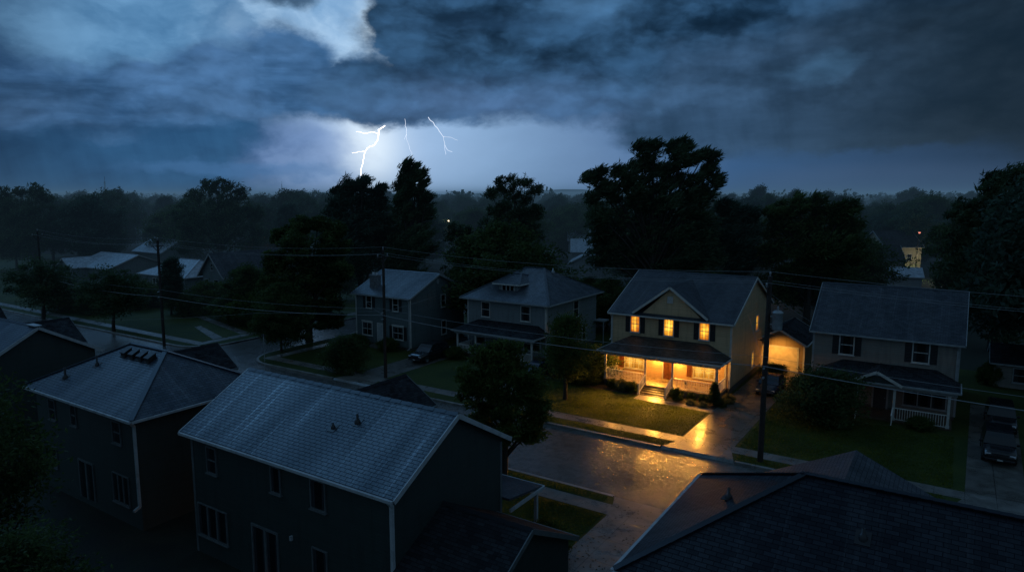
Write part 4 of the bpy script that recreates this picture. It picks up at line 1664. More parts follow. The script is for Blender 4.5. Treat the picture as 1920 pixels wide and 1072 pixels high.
pole('near', 'thick dark utility pole with grey transformer, in front of the lit garage', 12.0, .19, True, True)
pole('mid', 'utility pole standing in front of the grey-green gabled house', 12.0, .16)
pole('left', 'utility pole rising beside the pale roofed bungalows at the left', 12.0, .17)
pole('far', 'farthest faint utility pole near the left edge among trees', 12.0, .16)


def wire(label, pts, rad=.012, sag=.7, name='power_line', group='overhead wires'):
    """pts: grid-free world points; catenary-like sag between them"""
    g = MB()
    path = []
    for i in range(len(pts) - 1):
        p, q = Vector(pts[i]), Vector(pts[i + 1])
        n = 18
        s = sag if (q - p).length > 20 else sag * .3
        for k in range(n + (i == len(pts) - 2)):
            t = k / n
            w = p.lerp(q, t)
            w.z -= s * 4 * t * (1 - t)
            path.append(tuple(w))
    g.tube(path, rad, 5)
    o = g.build(name, M['wire'])
    return tag(o, label, 'cable', group)


def along(da, db, hs):
    out = []
    for k, h in zip(('next', 'near', 'mid', 'left', 'far'), hs):
        x, y = poles[k]
        out.append((x + S[0] * da + N[0] * db, y + S[1] * da + N[1] * db, h))
    return out


wire('topmost wire running from pole to pole', along(.05, .02, (12.2, 12.28, 12.27, 12.27, 12.2)), .011, .55)
wire('upper wire on the street side of the pole crossarms', along(0, -.62, (11.5, 11.65, 11.65, 11.65, 11.6)), .011, .6)
wire('upper wire on the house side of the pole crossarms', along(0, .62, (11.5, 11.65, 11.65, 11.65, 11.6)), .010, .65)
wire('thick lower cable slung between the poles', along(0, -.3, (6.2, 6.35, 6.0, 5.7, 5.9)), .026, .55)
wire('thin lower wire just above the thick cable', along(0, -.28, (6.9, 6.95, 6.6, 6.5, 6.6)), .012, .45)
mx, my = poles['mid']
wire('service wire from the middle pole up to the grey-green house', [(mx, my, 5.9), W(-55.9, 55.2, 5.2)], .010, .4)
wire('service wire from the middle pole to the hipped house porch corner', [(mx, my, 6.3), W(-49.1, 60, 5.6)], .010, .3)
wire('service wire crossing the street from the middle pole to the left', [(mx, my, 6.4), W(-58.5, 42.8, 5.2), W(-80, 29, 4.6)], .009, .4)
nx, ny = poles['near']
wire('service wire from the near pole to the lit house corner', [(nx, ny, 6.2), W(-15.25, 62.5, 6.6)], .010, .3)
wire('service wire from the near pole to the dark right house', [(nx, ny, 11.0), W(-8.5, 60.0, 6.1)], .010, .4)

# thin street sign post at the corner
r = froot('street_sign', 'thin street sign post at the rounded street corner', 'street sign', W(-58.6, 43.6, 0), -ANG)
g = MB()
g.tube([(0, 0, 0), (0, 0, 2.9)], .035, 8)
g.build('post', M['metal'], r)
g = MB()
g.box(-.35, .35, -.012, .012, 2.66, 2.86)
g.build('panel', M['metal_dark'], r)


# =============================================================== PLANTS
def leaf_cloud(centres, radii, n_per, leaf, wind, rs, stretch=1.0, aspect=.42, jitter=.8, droop=0.0):
    """returns vertices (4 per leaf) for leaf clumps; wind is a vector that leaves trail along"""
    wv = np.array(wind, float)
    K = len(centres)
    cid = np.repeat(np.arange(K), n_per)
    n = len(cid)
    off = rs.normal(size=(n, 3)) * .5
    ln = np.linalg.norm(off, axis=1, keepdims=True)
    off = off / np.maximum(ln, 1e-6) * np.minimum(ln, 1.15)
    p = off * radii[cid][:, None]
    wl = np.linalg.norm(wv)
    if wl > 0:
        wd = wv / wl
        along_ = p @ wd
        p = p + np.outer(along_, wd) * (stretch - 1.0)
        p = p - p * .25 * (1 - np.outer(np.ones(n), np.abs(wd)))
    c = centres[cid] + p
    d = rs.normal(size=(n, 3)) * jitter + off * .8 + wv
    d[:, 2] -= droop
    d /= np.linalg.norm(d, axis=1, keepdims=True) + 1e-9
    q = rs.normal(size=(n, 3))
    w = np.cross(d, q)
    w /= np.linalg.norm(w, axis=1, keepdims=True) + 1e-9
    L = leaf * (.6 + .8 * rs.random(n))[:, None]
    a = c - d * L * .5
    b = c + d * L * .5
    m = c - d * L * .05
    v = np.empty((n, 4, 3))
    v[:, 0], v[:, 1], v[:, 2], v[:, 3] = a, m + w * L * aspect * .5, b, m - w * L * aspect * .5
    return v.reshape(-1, 3)


def leaf_mesh(name, verts, mat):
    n = len(verts) // 4
    me = bpy.data.meshes.new(name)
    me.vertices.add(len(verts))
    me.vertices.foreach_set('co', verts.astype(np.float32).ravel())
    me.loops.add(4 * n)
    me.loops.foreach_set('vertex_index', np.arange(4 * n, dtype=np.int32))
    me.polygons.add(n)
    me.polygons.foreach_set('loop_start', np.arange(0, 4 * n, 4, dtype=np.int32))
    me.update(calc_edges=True)
    me.validate()
    me.materials.append(mat)
    return me


def tree_proto(seed, h=14, rx=5, lo=.28, lobes=9, clumps=14, n_per=120, leaf=.5, wind=(.5, .1, .12), lean=.04, mat='leaf_dark', stretch=1.7, shape='broad', csize=.30, aspect=.42, bare=.0, top=1.0):
    """returns (trunk mesh, crown mesh); base at the origin"""
    rs = np.random.RandomState(seed)
    tr = MB()
    z0 = h * lo
    lean_v = np.array([lean * h, 0, 0])
    tp = [np.array([0, 0, -.1]), np.array([.0, .0, z0 * .5]) + lean_v * .1, np.array([0, 0, z0]) + lean_v * .25 + rs.normal(size=3) * .1, np.array([0, 0, h * .6]) + lean_v * .6 + rs.normal(size=3) * .2, np.array([0, 0, h * .85]) + lean_v]
    rad = .018 * h + .06
    tr.tube([tuple(p) for p in tp], [rad * 1.15, rad * .9, rad * .75, rad * .4, rad * .12], 9)
    cen, rr = [], []
    ga = 2.4
    for i in range(lobes):
        t = (i + .5) / lobes
        zf = lo + (1 - lo) * (.08 + .84 * t)
        if shape == 'broad':
            wr = math.sqrt(max(.05, 1 - ((t - .42) / .62) ** 2))
        elif shape == 'column':
            wr = (1 - t) ** .55 * (.35 + .65 * min(1, t * 5)) * 1.05
        else:   # vase: spreads toward the top
            wr = .45 + .6 * t * (1.15 - t) * 1.9
        ang = i * ga + rs.uniform(-.4, .4)
        rad_l = rx * wr * (.62 if i < lobes - 1 else .15) * rs.uniform(.75, 1.1)
        c = np.array([math.cos(ang) * rad_l, math.sin(ang) * rad_l, zf * h]) + lean_v * (zf ** 1.5)
        lr = rx * (.42 + .18 * rs.rand()) * (.55 + .45 * wr)
        # limb
        k = min(.95, max(.2, (zf - lo * .9) * 1.0))
        base = np.array([0, 0, z0 * .8 + (c[2] - z0) * .35]) + lean_v * .3
        mid = (base + c) / 2 + np.array([0, 0, .15 * h * .2])
        tr.tube([tuple(base), tuple(mid), tuple(c)], [rad * .42, rad * .28, rad * .10], 6)
        for j in range(clumps):
            d = rs.normal(size=3)
            d /= np.linalg.norm(d)
            d[2] = d[2] * .8 + .1
            q = c + d * lr * rs.uniform(.55, 1.1)
            if q[2] < h * lo * .75:
                q[2] = h * lo * .75 + rs.rand() * .5
            cen.append(q)
            rr.append(rx * csize * rs.uniform(.55, 1.25))
            if j % 3 == 0:
                tr.tube([tuple(c), tuple((c + q) / 2 + rs.normal(size=3) * .1), tuple(q)], [rad * .12, rad * .08, rad * .03], 5, cap=False)
    cen, rr = np.array(cen), np.array(rr)
    v = leaf_cloud(cen, rr, n_per, leaf, wind, rs, stretch, aspect)
    # loose sprays that break up the outline
    m = max(1, len(cen) // 4)
    idx = rs.choice(len(cen), m, replace=False)
    oc = cen[idx] + (cen[idx] - cen.mean(0)) * .12 + np.array(wind) * rx * .15
    v2 = leaf_cloud(oc, rr[idx] * .62, max(8, n_per // 4), leaf, wind, rs, stretch * 1.3, aspect)
    v = np.concatenate([v, v2])
    # keep the nominal height
    zt = np.percentile(v[:, 2], 99.8)
    v[:, 2] = np.where(v[:, 2] > z0, z0 + (v[:, 2] - z0) * (h - z0) / (zt - z0), v[:, 2])
    cm = leaf_mesh('crown', v, M[mat])
    to = tr.build('trunk', M['bark'])
    tm = to.data
    bpy.data.objects.remove(to)
    return tm, cm, h


def put_tree(proto, label, x, y, height, group=None, rz=0.0, wide=1.0, name='tree', z=0.0, cat='tree', dep=None):
    tm, cm, h = proto
    r = bpy.data.objects.new(name, None)
    COL.objects.link(r)
    s = height / h
    r.location = (x, y, z)
    r.scale = (s * wide, s * (dep or wide), s)
    r.rotation_euler = (0, 0, rz)
    tag(r, label, cat, group)
    for nm, me in (('trunk', tm), ('crown', cm)):
        if me is None:
            continue
        o = bpy.data.objects.new(nm, me)
        COL.objects.link(o)
        o.parent = r
    return r


def at(px, Y):
    """world x for a compass direction (tangent) given as in the survey notes"""
    return (px - 960) / 1280 * Y


WIND = (.85, .1, .38)
broad_a = tree_proto(21, 18, 7.0, .2, 13, 14, 168, .6, (.4, 0, .15), .03, 'leaf_dark', 1.4, 'broad', .24)
broad_b = tree_proto(22, 17, 6.2, .2, 12, 14, 168, .6, (.5, .1, .2), .05, 'leaf_blue', 1.6, 'broad', .25)
broad_c = tree_proto(23, 16, 7.5, .18, 12, 14, 168, .62, (.45, -.1, .1), .04, 'leaf_mid', 1.5, 'vase', .24)
tall_d = tree_proto(24, 19, 4.6, .2, 11, 13, 168, .55, (.6, 0, .3), .06, 'leaf_blue', 1.7, 'column', .30)
open_e = tree_proto(25, 18, 6.4, .30, 10, 9, 128, .55, (.4, 0, .2), .03, 'leaf_dark', 1.3, 'vase', .20)
green_f = tree_proto(26, 15, 7.0, .16, 14, 14, 176, .5, (.5, 0, .05), .03, 'leaf_mid', 1.4, 'broad', .24)
street_g = tree_proto(27, 8, 3.6, .25, 10, 12, 100, .30, (.4, 0, .1), .03, 'leaf_dark', 1.3, 'broad', .26)
young_h = tree_proto(31, 7.2, 2.0, .24, 11, 11, 110, .19, (.5, 0, .25), .02, 'leaf_yard', 1.4, 'column', .40)
yard_i = tree_proto(32, 8.6, 3.9, .18, 15, 14, 150, .24, (.55, 0, .15), .05, 'leaf_mid', 1.5, 'broad', .24)
bush_j = tree_proto(33, 4.0, 2.6, .06, 12, 12, 110, .22, (.5, 0, .2), .02, 'leaf_mid', 1.4, 'broad', .28)

def shaped_tree(label, cx, Y, heads, seed, leaf=.42, wind=(.8, .1, .35), mat='leaf_dark', stretch=2.0, dens=1.0, csize=.27, jit=.8, asp=.36, nper=62, airy=True):
    airy = airy and Y > 60
    """a landmark tree whose crown is a set of heads (direction, height mark, radius mark) measured in the photograph"""
    rs = np.random.RandomState(seed)
    k = Y / 1280
    bx = at(cx, Y)
    tr = MB()
    L = []
    for (hx, hy, hr) in heads:
        L.append((np.array([(hx - cx) * k, rs.uniform(-1, 1) * hr * k * .8, CAM_Z - (hy - 365) * k]), hr * k))
    top = max(c[2] + r_ for c, r_ in L)
    rad = .02 * top + .08
    tr.tube([(0, 0, -.1), (.1, 0, top * .2), (.25, .1, top * .45), (.5, .1, top * .8)], [rad * 1.2, rad * .9, rad * .6, rad * .15], 9)
    cen, rr = [], []
    tc, trr = [], []
    for (c, r_), (_, hy, _) in zip(L, heads):
        b0 = np.array([.2, .05, max(top * .15, c[2] * .45)])
        md = (b0 + c) / 2 + np.array([0, 0, r_ * .25])
        tr.tube([tuple(b0), tuple(md), tuple(c)], [rad * .4, rad * .25, rad * .08], 6)
        n = int((12 + r_ * 10) * dens)
        if hy < 388 and airy:
            n = int(3 + r_ * 3)
            for j in range(int(10 + r_ * 15)):
                d = rs.normal(size=3)
                d /= np.linalg.norm(d)
                tc.append(c + d * r_ * (.35 + .75 * rs.rand()))
                trr.append(rs.uniform(.22, .5))
        for j in range(n):
            d = rs.normal(size=3)
            d /= np.linalg.norm(d)
            q = c + d * r_ * (.15 + .8 * rs.rand() ** .6)
            if q[2] < 1.5:
                continue
            cen.append(q)
            rr.append(min(1.3, max(.42, r_ * csize * rs.uniform(.45, 1.15))) * (leaf / .44) ** .5)
            if j % 4 == 0:
                tr.tube([tuple(c), tuple((c + q) / 2 + rs.normal(size=3) * .1), tuple(q)], [rad * .1, rad * .07, rad * .03], 5, cap=False)
    cen, rr = np.array(cen), np.array(rr)
    v = leaf_cloud(cen, rr, int(nper * dens), leaf, wind, rs, stretch, asp, jit)
    if tc:
        v = np.concatenate([v, leaf_cloud(np.array(tc), np.array(trr), 15, leaf * 1.45, (wind[0] * 1.25, wind[1], wind[2] * 1.25 + .15), rs, 1.6, .15, jit * .75)])
    r = bpy.data.objects.new('tree', None)
    COL.objects.link(r)
    r.location = (bx, Y, 0)
    OFF[r] = (0, 0, 0)
    tag(r, label, 'tree')
    tr.build('trunk', M['bark'], r)
    o = bpy.data.objects.new('crown', leaf_mesh('crown', v, M[mat]))
    COL.objects.link(o)
    o.parent = r
    return r


CAM_Z = 17.0
shaped_tree('huge wind-tossed tree towering behind the lit house, streaming to the right', 1222, 88,
            [(1198, 280, 13), (1218, 276, 12), (1212, 300, 20), (1190, 312, 15), (1258, 278, 13), (1280, 274, 12), (1268, 298, 20), (1294, 300, 16), (1318, 288, 11), (1332, 298, 10), (1326, 318, 16), (1338, 340, 12), (1240, 318, 18), (1104, 332, 11), (1122, 326, 10), (1128, 348, 18), (1156, 322, 13), (1172, 334, 18), (1150, 358, 24), (1185, 352, 26), (1222, 340, 30), (1265, 336, 30), (1300, 345, 26), (1318, 366, 20), (1250, 372, 34), (1290, 380, 30), (1200, 380, 32),
             (1112, 372, 16), (1120, 402, 22), (1124, 440, 24), (1130, 480, 28), (1156, 420, 40), (1215, 425, 60), (1285, 420, 52), (1320, 420, 34), (1150, 470, 36), (1205, 490, 55), (1275, 490, 52), (1320, 480, 40)], 11, .66, WIND, 'leaf_dark', 2.4, jit=.42, asp=.2, csize=.22, nper=60)
shaped_tree('wind-bent tree with a plume-like top, right of the lightning bolt', 772, 92,
            [(768, 309, 8), (780, 318, 9), (790, 330, 8), (763, 327, 8), (776, 337, 10), (753, 346, 9), (796, 347, 8), (770, 356, 13), (786, 364, 12), (752, 372, 12), (802, 372, 10), (765, 395, 26), (790, 405, 26), (760, 440, 38), (792, 450, 32), (742, 470, 30), (770, 495, 42)], 12, .62, (1, 0, .8), 'leaf_dark', 2.4, jit=.42, asp=.2, csize=.22, nper=60)
shaped_tree('bushy tree directly below the lightning bolt', 672, 94,
            [(655, 347, 15), (684, 345, 14), (640, 362, 16), (668, 368, 26), (705, 362, 15), (718, 352, 9), (628, 390, 24), (700, 392, 30), (650, 405, 40), (690, 430, 46), (635, 440, 36), (720, 430, 32), (660, 480, 50), (710, 480, 40)], 13, .65, (.7, .1, .3), 'leaf_blue', 1.8, jit=.55, asp=.24, csize=.24)
shaped_tree('open-crowned tree with round tufts on top, between the plume tree and the huge tree', 968, 92,
            [(940, 345, 14), (962, 340, 13), (985, 342, 13), (1005, 356, 12), (922, 362, 13), (955, 365, 18), (985, 372, 17), (935, 395, 22), (968, 400, 28), (1000, 400, 20), (920, 430, 30), (960, 440, 40), (995, 440, 26), (940, 480, 42), (985, 480, 34), (860, 440, 26), (880, 470, 36), (860, 490, 34)], 14, .40, (.5, 0, .3), 'leaf_dark', 1.5)
shaped_tree('tall rounded tree above the bungalow roofs at the left', 410, 138,
            [(392, 352, 16), (415, 346, 15), (440, 350, 16), (460, 362, 14), (372, 368, 16), (405, 372, 30), (445, 378, 26), (352, 400, 26), (385, 405, 40), (435, 410, 42), (472, 400, 22), (360, 440, 36), (410, 450, 46), (465, 440, 34)], 15, .5, (.4, 0, .2), 'leaf_dark', 1.4)
shaped_tree('broad tree with three round heads near the left edge', 62, 150,
            [(18, 365, 16), (48, 362, 12), (76, 358, 15), (98, 370, 16), (30, 395, 30), (75, 395, 34), (110, 405, 24), (40, 440, 40), (95, 440, 40)], 16, .55, (.4, 0, .2), 'leaf_dark', 1.4)
shaped_tree('big dark tree standing at the right edge of the view', 1880, 74,
            [(1850, 338, 18), (1878, 332, 20), (1905, 328, 20), (1840, 365, 26), (1880, 370, 36), (1915, 372, 40), (1810, 400, 30), (1850, 420, 50), (1905, 430, 56), (1800, 450, 34), (1835, 490, 54), (1900, 500, 60), (1850, 560, 50), (1910, 570, 54), (1875, 630, 46)], 17, .60, (.55, 0, .25), 'leaf_dark', 1.8, dens=.8, jit=.55, asp=.26)
shaped_tree('dark tree filling the gap between the lit house and the dark right house', 1520, 90,
            [(1455, 395, 22), (1495, 386, 22), (1535, 384, 24), (1575, 394, 24), (1475, 425, 38), (1530, 425, 44), (1585, 425, 34), (1450, 470, 34), (1500, 475, 46), (1560, 475, 46), (1465, 530, 40), (1520, 540, 46), (1580, 520, 30)], 18, .70, (.7, 0, .3), 'leaf_mid', 1.9, jit=.5, asp=.24)
shaped_tree('narrow dark tree close at the right side of the huge wind-tossed tree', 1382, 92,
            [(1352, 390, 18), (1372, 400, 20), (1398, 405, 18), (1360, 430, 30), (1395, 440, 26), (1370, 470, 38), (1400, 490, 26), (1360, 520, 30)], 19, .75, (.8, 0, .4), 'leaf_blue', 2.0, jit=.45, asp=.22)
shaped_tree('broad green tree left of the grey-green gabled house', 572, 78,
            [(560, 425, 20), (595, 420, 18), (625, 432, 20), (530, 445, 22), (570, 460, 38), (620, 465, 34), (520, 490, 26), (560, 510, 46), (610, 510, 42), (640, 500, 22), (505, 540, 30), (545, 560, 44), (600, 560, 40), (560, 605, 36), (610, 600, 30)], 20, .42, (.5, 0, .15), 'leaf_mid', 1.5, dens=1.3)
shaped_tree('leafy tree by the kerb just behind the front house, beside the wet street', 942, 39.5,
            [(930, 655, 24), (905, 672, 26), (955, 670, 24), (880, 700, 30), (925, 700, 40), (970, 700, 34), (1000, 720, 26), (885, 745, 36), (930, 755, 46), (980, 760, 42), (1012, 775, 22), (905, 795, 32), (955, 805, 40), (1000, 810, 26), (990, 832, 14)], 21, .27, (.5, 0, .1), 'leaf_yard', 1.5, csize=.36, dens=1.0)

# landmark trees: (proto, label, direction, distance, height, width factor)
put_tree(green_f, 'dense tree filling the space below the open-crowned tree', at(935, 82), 82, 13.5, wide=1.05)
put_tree(green_f, 'smaller leafy tree hanging over the side street corner', at(518, 73), 73, 7.5, wide=.8)
put_tree(broad_b, 'rounded hazy tree right of the three-headed tree at the left', at(165, 150), 150, 16.6, wide=1.0)
put_tree(broad_b, 'tall tree half cut off by the right edge, in front of the big dark one', at(1965, 58), 58, 19.5, wide=.9)
put_tree(green_f, 'low wide tree behind the dark right house roof, left of the distant lit wall', at(1590, 100), 100, 12.5, wide=1.0)
put_tree(broad_c, 'dark tree to the right of the distant lit wall', at(1826, 96), 96, 14.0, wide=.85)
put_tree(street_g, 'round street tree with a bare trunk on the grass left of the side street', at(200, 84.5), 84.5, 8.1, wide=1.05)
put_tree(street_g, 'dark street tree near the left edge behind the farthest roof', at(68, 92), 92, 8.5, wide=1.1)
put_tree(tall_d, 'slim dark evergreen-like tree right behind the left utility pole', at(312, 96), 96, 8.2, wide=.9)
put_tree(broad_c, 'dark tree in front of the steep roofed house at the left', at(455, 92), 92, 7.6, wide=.85)
put_tree(young_h, 'young upright tree on the lit lawn', *W(-26.5, 49.0)[:2], 7.3, wide=1.0)
put_tree(bush_j, 'rounded green shrub tree on the corner lawn across the street', *W(-48.6, 41.9 + 3.2)[:2], 3.7, wide=.85, name='shrub', cat='shrub')
put_tree(bush_j, 'large dark bush on the lawn left of the dark right house porch', *W(-7.7, 54.4)[:2], 4.2, wide=1.05, name='bush', cat='bush')
put_tree(yard_i, 'dark leafy bush in the lower left corner', -17.2, 20.4, 6.3, wide=1.0, name='bush', cat='bush')
put_tree(yard_i, 'dark tree at the left edge, above the corner bush', -24.0, 27.0, 9.4, wide=.85)

# the storm-battered bare tree
rs = np.random.RandomState(8)
bt = MB()


def limb(p, d, L, rad, depth):
    p, d = Vector(p), Vector(d).normalized()
    q = p + d * L
    m_ = p.lerp(q, .5) + Vector(rs.normal(size=3) * .06 * L)
    bt.tube([p, m_, q], [rad, rad * .8, rad * .55], 5, cap=False)
    if depth:
        for i in range(3):
            nd = d + Vector(rs.normal(size=3) * .55) + Vector((.25, 0, .18))
            limb(p.lerp(q, .55 + .45 * i / 2), nd, L * .68, rad * .5, depth - 1)


limb((0, 0, -.1), (.12, 0, 1), 4.2, .26, 5)
r = froot('bare_tree', 'pale bare branched tree right of the tall rounded tree at the left', 'tree', (at(482, 126), 126, 0))
bt.build('trunk', M['bark'], r)

blades('short wet lawn grass in front of the lit house', [(-30.6, -15.35, 45.85, 52.2), (-30.6, -22.0, 52.2, 53.3), (-30, -15.6, 43.35, 44.4), (-11.4, .9, 45.85, 56.0), (-11, .5, 43.35, 44.4)], 60000, 4, .07)
blades('short grass on the near verge by the foreground house', [(-30, -15.5, 33.2, 33.95), (-26, -14.8, 28.2, 31.8)], 16000, 5, .07)

# storm litter: leaves torn off and washed along the gutters and over the wet street
rs = np.random.RandomState(61)
P = []
for a0, a1, b0, b1, zz, n in ((-62, 10, 42.3, 42.95, -.138, 900), (-62, -14, 34.4, 35.2, -.138, 700), (-34, -10, 35.0, 42.5, -.138, 420), (-17.5, -11.5, 35.5, 39.5, -.138, 500),
                              (-30, -11, 44.5, 45.7, .012, 260), (-15, -11.7, 46, 60, .017, 260), (-30, -15.5, 46, 53, .06, 200), (-14.5, -10.8, 26, 33.5, .017, 220)):
    t_ = np.stack([rs.uniform(a0, a1, n), rs.uniform(b0, b1, n), np.full(n, zz) + rs.uniform(0, .006, n)], 1)
    P.append(t_)
P = np.concatenate(P)
n = len(P)
ang = rs.uniform(0, 6.28, n)
L = rs.uniform(.035, .085, n)
d = np.stack([np.cos(ang), np.sin(ang), rs.uniform(-.1, .1, n)], 1) * L[:, None]
w = np.stack([-np.sin(ang), np.cos(ang), rs.uniform(-.25, .25, n)], 1) * L[:, None] * .5
v = np.empty((n, 4, 3))
v[:, 0], v[:, 1], v[:, 2], v[:, 3] = P - d, P + w, P + d, P - w
v[:, :, 2] += .008
v = v.reshape(-1, 3)
v = np.stack([v[:, 0] * S[0] + v[:, 1] * N[0], v[:, 0] * S[1] + v[:, 1] * N[1], v[:, 2]], 1)
M['litter'] = foliage('fallen_leaf', (.02, .022, .010), (.05, .045, .015), .4, 2)
o = bpy.data.objects.new('fallen_leaves', leaf_mesh('fallen_leaves', v, M['litter']))
COL.objects.link(o)
tag(o, 'leaves torn off by the storm lying on the wet street and gutters', 'leaves', kind='stuff')

# garden shrubs at the lit house
box_ball = tree_proto(41, 1.0, .56, .02, 9, 9, 70, .085, (.1, 0, .1), .0, 'leaf_yard', 1.0, 'broad', .34)
cone_k = tree_proto(42, 2.0, .5, .02, 12, 9, 80, .10, (.1, 0, .2), .0, 'leaf_mid', 1.0, 'column', .45)
grass_l = tree_proto(43, 1.0, .6, .02, 7, 8, 60, .30, (.2, 0, .5), .0, 'leaf_pale', 1.0, 'vase', .4, .14)
hedge_m = tree_proto(44, 2.2, 1.7, .03, 13, 11, 110, .17, (.4, 0, .2), .0, 'leaf_yard', 1.3, 'broad', .27)
for pr, lab, a, b, h, w in (
        (box_ball, 'clipped round box shrub just right of the porch steps', -18.6, 53.9, 1.1, 1.0),
        (box_ball, 'smaller round shrub, second to the right of the porch steps', -17.45, 54.25, .78, .95),
        (box_ball, 'round shrub in front of the right porch railing', -16.45, 54.2, .8, .95),
        (cone_k, 'narrow upright evergreen at the right porch corner', -15.45, 53.95, 2.0, 1.0),
        (box_ball, 'leafy shrub left of the porch steps', -22.6, 54.0, 1.0, 1.15),
        (grass_l, 'pale flowering tuft in the bed left of the steps', -23.7, 54.1, 1.0, 1.0),
        (box_ball, 'low shrub below the middle of the left porch railing', -24.6, 54.3, .9, 1.1),
        (hedge_m, 'large bright bush at the left porch corner', -27.3, 54.2, 1.7, .9),
        (hedge_m, 'tall loose hedge plant left of the lit house, beside the young tree', -28.4, 55.9, 3.3, 1.15),
        (hedge_m, 'dark hedge bush farther left between the two houses', -29.6, 58.6, 2.4, 1.1),
        (grass_l, 'pale spiky grass clump at the end of the front walk', -14.75, 55.3, .8, 1.2),
        (grass_l, 'low flower clump under the round shrubs', -17.2, 53.25, .45, 1.5),
        (grass_l, 'low flower clump left of the upright evergreen', -16.2, 53.2, .45, 1.5),
        (box_ball, 'dark low shrub beside the driveway corner', -14.9, 54.0, .7, 1.3),
        (hedge_m, 'dark shrub in front of the grey-green house, right of its door', -51.5, 54.2, 1.5, 1.0),
        (hedge_m, 'dark shrub in front of the grey-green house, left of its door', -56.0, 54.0, 1.4, 1.1),
        (hedge_m, 'dark bush at the corner of the square house porch', -43.2, 55.5, 1.3, 1.1),
        (hedge_m, 'pale warm-lit bush beside the right wall of the square house', -32.9, 60.5, 2.4, .8),
        (hedge_m, 'dark bush by the front porch post of the foreground house', -15.4, 26.8, 1.7, .75),
        (hedge_m, 'dark shrub under the porch railing of the dark right house', -1.2, 56.6, 1.0, 1.1),
        (hedge_m, 'pale lit shrub next to the small garage at the right edge', -.8, 0, 0, 0)):
    if h == 0:
        put_tree(hedge_m, lab, 43.2, 60.0, 2.2, wide=.6, name='shrub', cat='shrub')
    else:
        put_tree(pr, lab, *W(a, b)[:2], h, wide=w, name='shrub', cat='shrub')
r = put_tree(bush_j, 'broken leafy branch lying on the driveway before the lit garage', *W(-13.6, 66.0)[:2], 1.3, wide=1.5, name='fallen_branch', cat='branch')

rq = random.Random(12)
for k, (px, py, Y, hh) in enumerate(((120, 560, 100, 3.4), (165, 575, 97, 3.0), (265, 560, 103, 3.6), (345, 570, 96, 3.2), (385, 560, 101, 4.2), (425, 575, 93, 3.4), (470, 575, 90, 4.2), (500, 590, 86, 3.6), (225, 545, 110, 3.8))):
    put_tree(bush_j if k % 2 else hedge_m, 'dark shrub in the yards in front of the pale roofed bungalows at the left', at(px, Y), Y, hh, group='shrubs in the yards left of the side street', rz=rq.uniform(-1, 1), wide=rq.uniform(1.0, 1.5), name='shrub', cat='shrub')
for px, Y, hh, lab in ((1062, 86, 6.6, 'dark leafy tree in the gap between the square house and the lit house, left one'), (1104, 90, 6.2, 'dark leafy tree in the gap between the square house and the lit house, middle one'), (1140, 84, 6.8, 'dark leafy tree hidden partly by the left roof edge of the lit house'), (1010, 90, 8.0, 'dark tree just behind the roof of the square house')):
    put_tree(green_f, lab, at(px, Y), Y, hh, wide=1.0)

# the wooded belt behind the houses
rb = random.Random(77)
kinds = [(broad_a, 'rounded dark tree', 17), (broad_b, 'bushy blue-green tree', 16), (broad_c, 'wide spreading tree', 15.5), (tall_d, 'tall narrow tree', 17.5), (green_f, 'dense green tree', 14), (open_e, 'loose open tree', 16.5)]
gaps = [(1035, 1105, 170), (1632, 1722, 138), (95, 505, 146), (832, 848, 150), (1415, 1430, 120), (1330, 1342, 112)]
zones = [(0, 'behind the bungalows at the far left'), (330, 'beyond the left utility pole'), (620, 'behind the grey-green gabled house'), (860, 'behind the square hipped house'), (1120, 'behind the lit house'), (1430, 'behind the dark right house'), (1730, 'toward the right edge')]
count = 0
tries = 0
placed = []
while count < 235 and tries < 6000:
    tries += 1
    Y = 84 * (420 / 84) ** (rb.random() ** .8)
    px = rb.uniform(-60, 1980)
    x = at(px, Y)
    k, kl, hh = rb.choice(kinds)
    h = hh * rb.uniform(.66, .92)
    if Y < 130:
        h *= .80
    elif Y > 170:
        h *= 1.12 + .18 * rb.random()
    wpx = 6.0 * 1280 / Y
    bad = False
    for g0, g1, gy in gaps:
        if Y < gy + 6 and px + wpx > g0 and px - wpx < g1:
            bad = True
    a, b = AB(x, Y)
    if b < 66 or (XL - 6 < a < XR + 6 and b < 150):
        bad = True
    for (qx, qy) in placed:
        if (qx - x) ** 2 + (qy - Y) ** 2 < (4.5 if Y < 200 else 7) ** 2:
            bad = True
            break
    if bad:
        continue
    placed.append((x, Y))
    zl = [z for z in zones if z[0] <= max(0, px)][-1][1]
    dist = 'near' if Y < 130 else ('middle distance' if Y < 220 else 'far')
    put_tree(k, '%s, %s, in the woods %s' % (kl, dist, zl), x, Y, h, group='trees of the woods behind the houses', rz=rb.uniform(-.5, .5), wide=rb.uniform(.85, 1.15))
    count += 1

# far woods that read as one mass
rs = np.random.RandomState(99)
C, Rr = [], []
for i in range(1500):
    Y = 400 * (2200 / 400) ** (rs.rand() ** .9)
    x = rs.uniform(-.85, .85) * Y
    h = rs.uniform(12, 19) + (5 if rs.rand() < .12 else 0) + max(0, (Y - 900) * .004)
    w = rs.uniform(5, 9)
    for j in range(5):
        C.append((x + rs.uniform(-w, w) * .7, Y + rs.uniform(-w, w) * .7, h * rs.uniform(.35, .82)))
        Rr.append(w * rs.uniform(.45, .7))
v = leaf_cloud(np.array(C), np.array(Rr), 11, 3.2, (.3, 0, .1), rs, 1.2, .8)
me = leaf_mesh('distant_woods', v, M['leaf_blue'])
o = bpy.data.objects.new('distant_woods', me)
COL.objects.link(o)
tag(o, 'far off woods along the horizon', 'woods', kind='stuff')

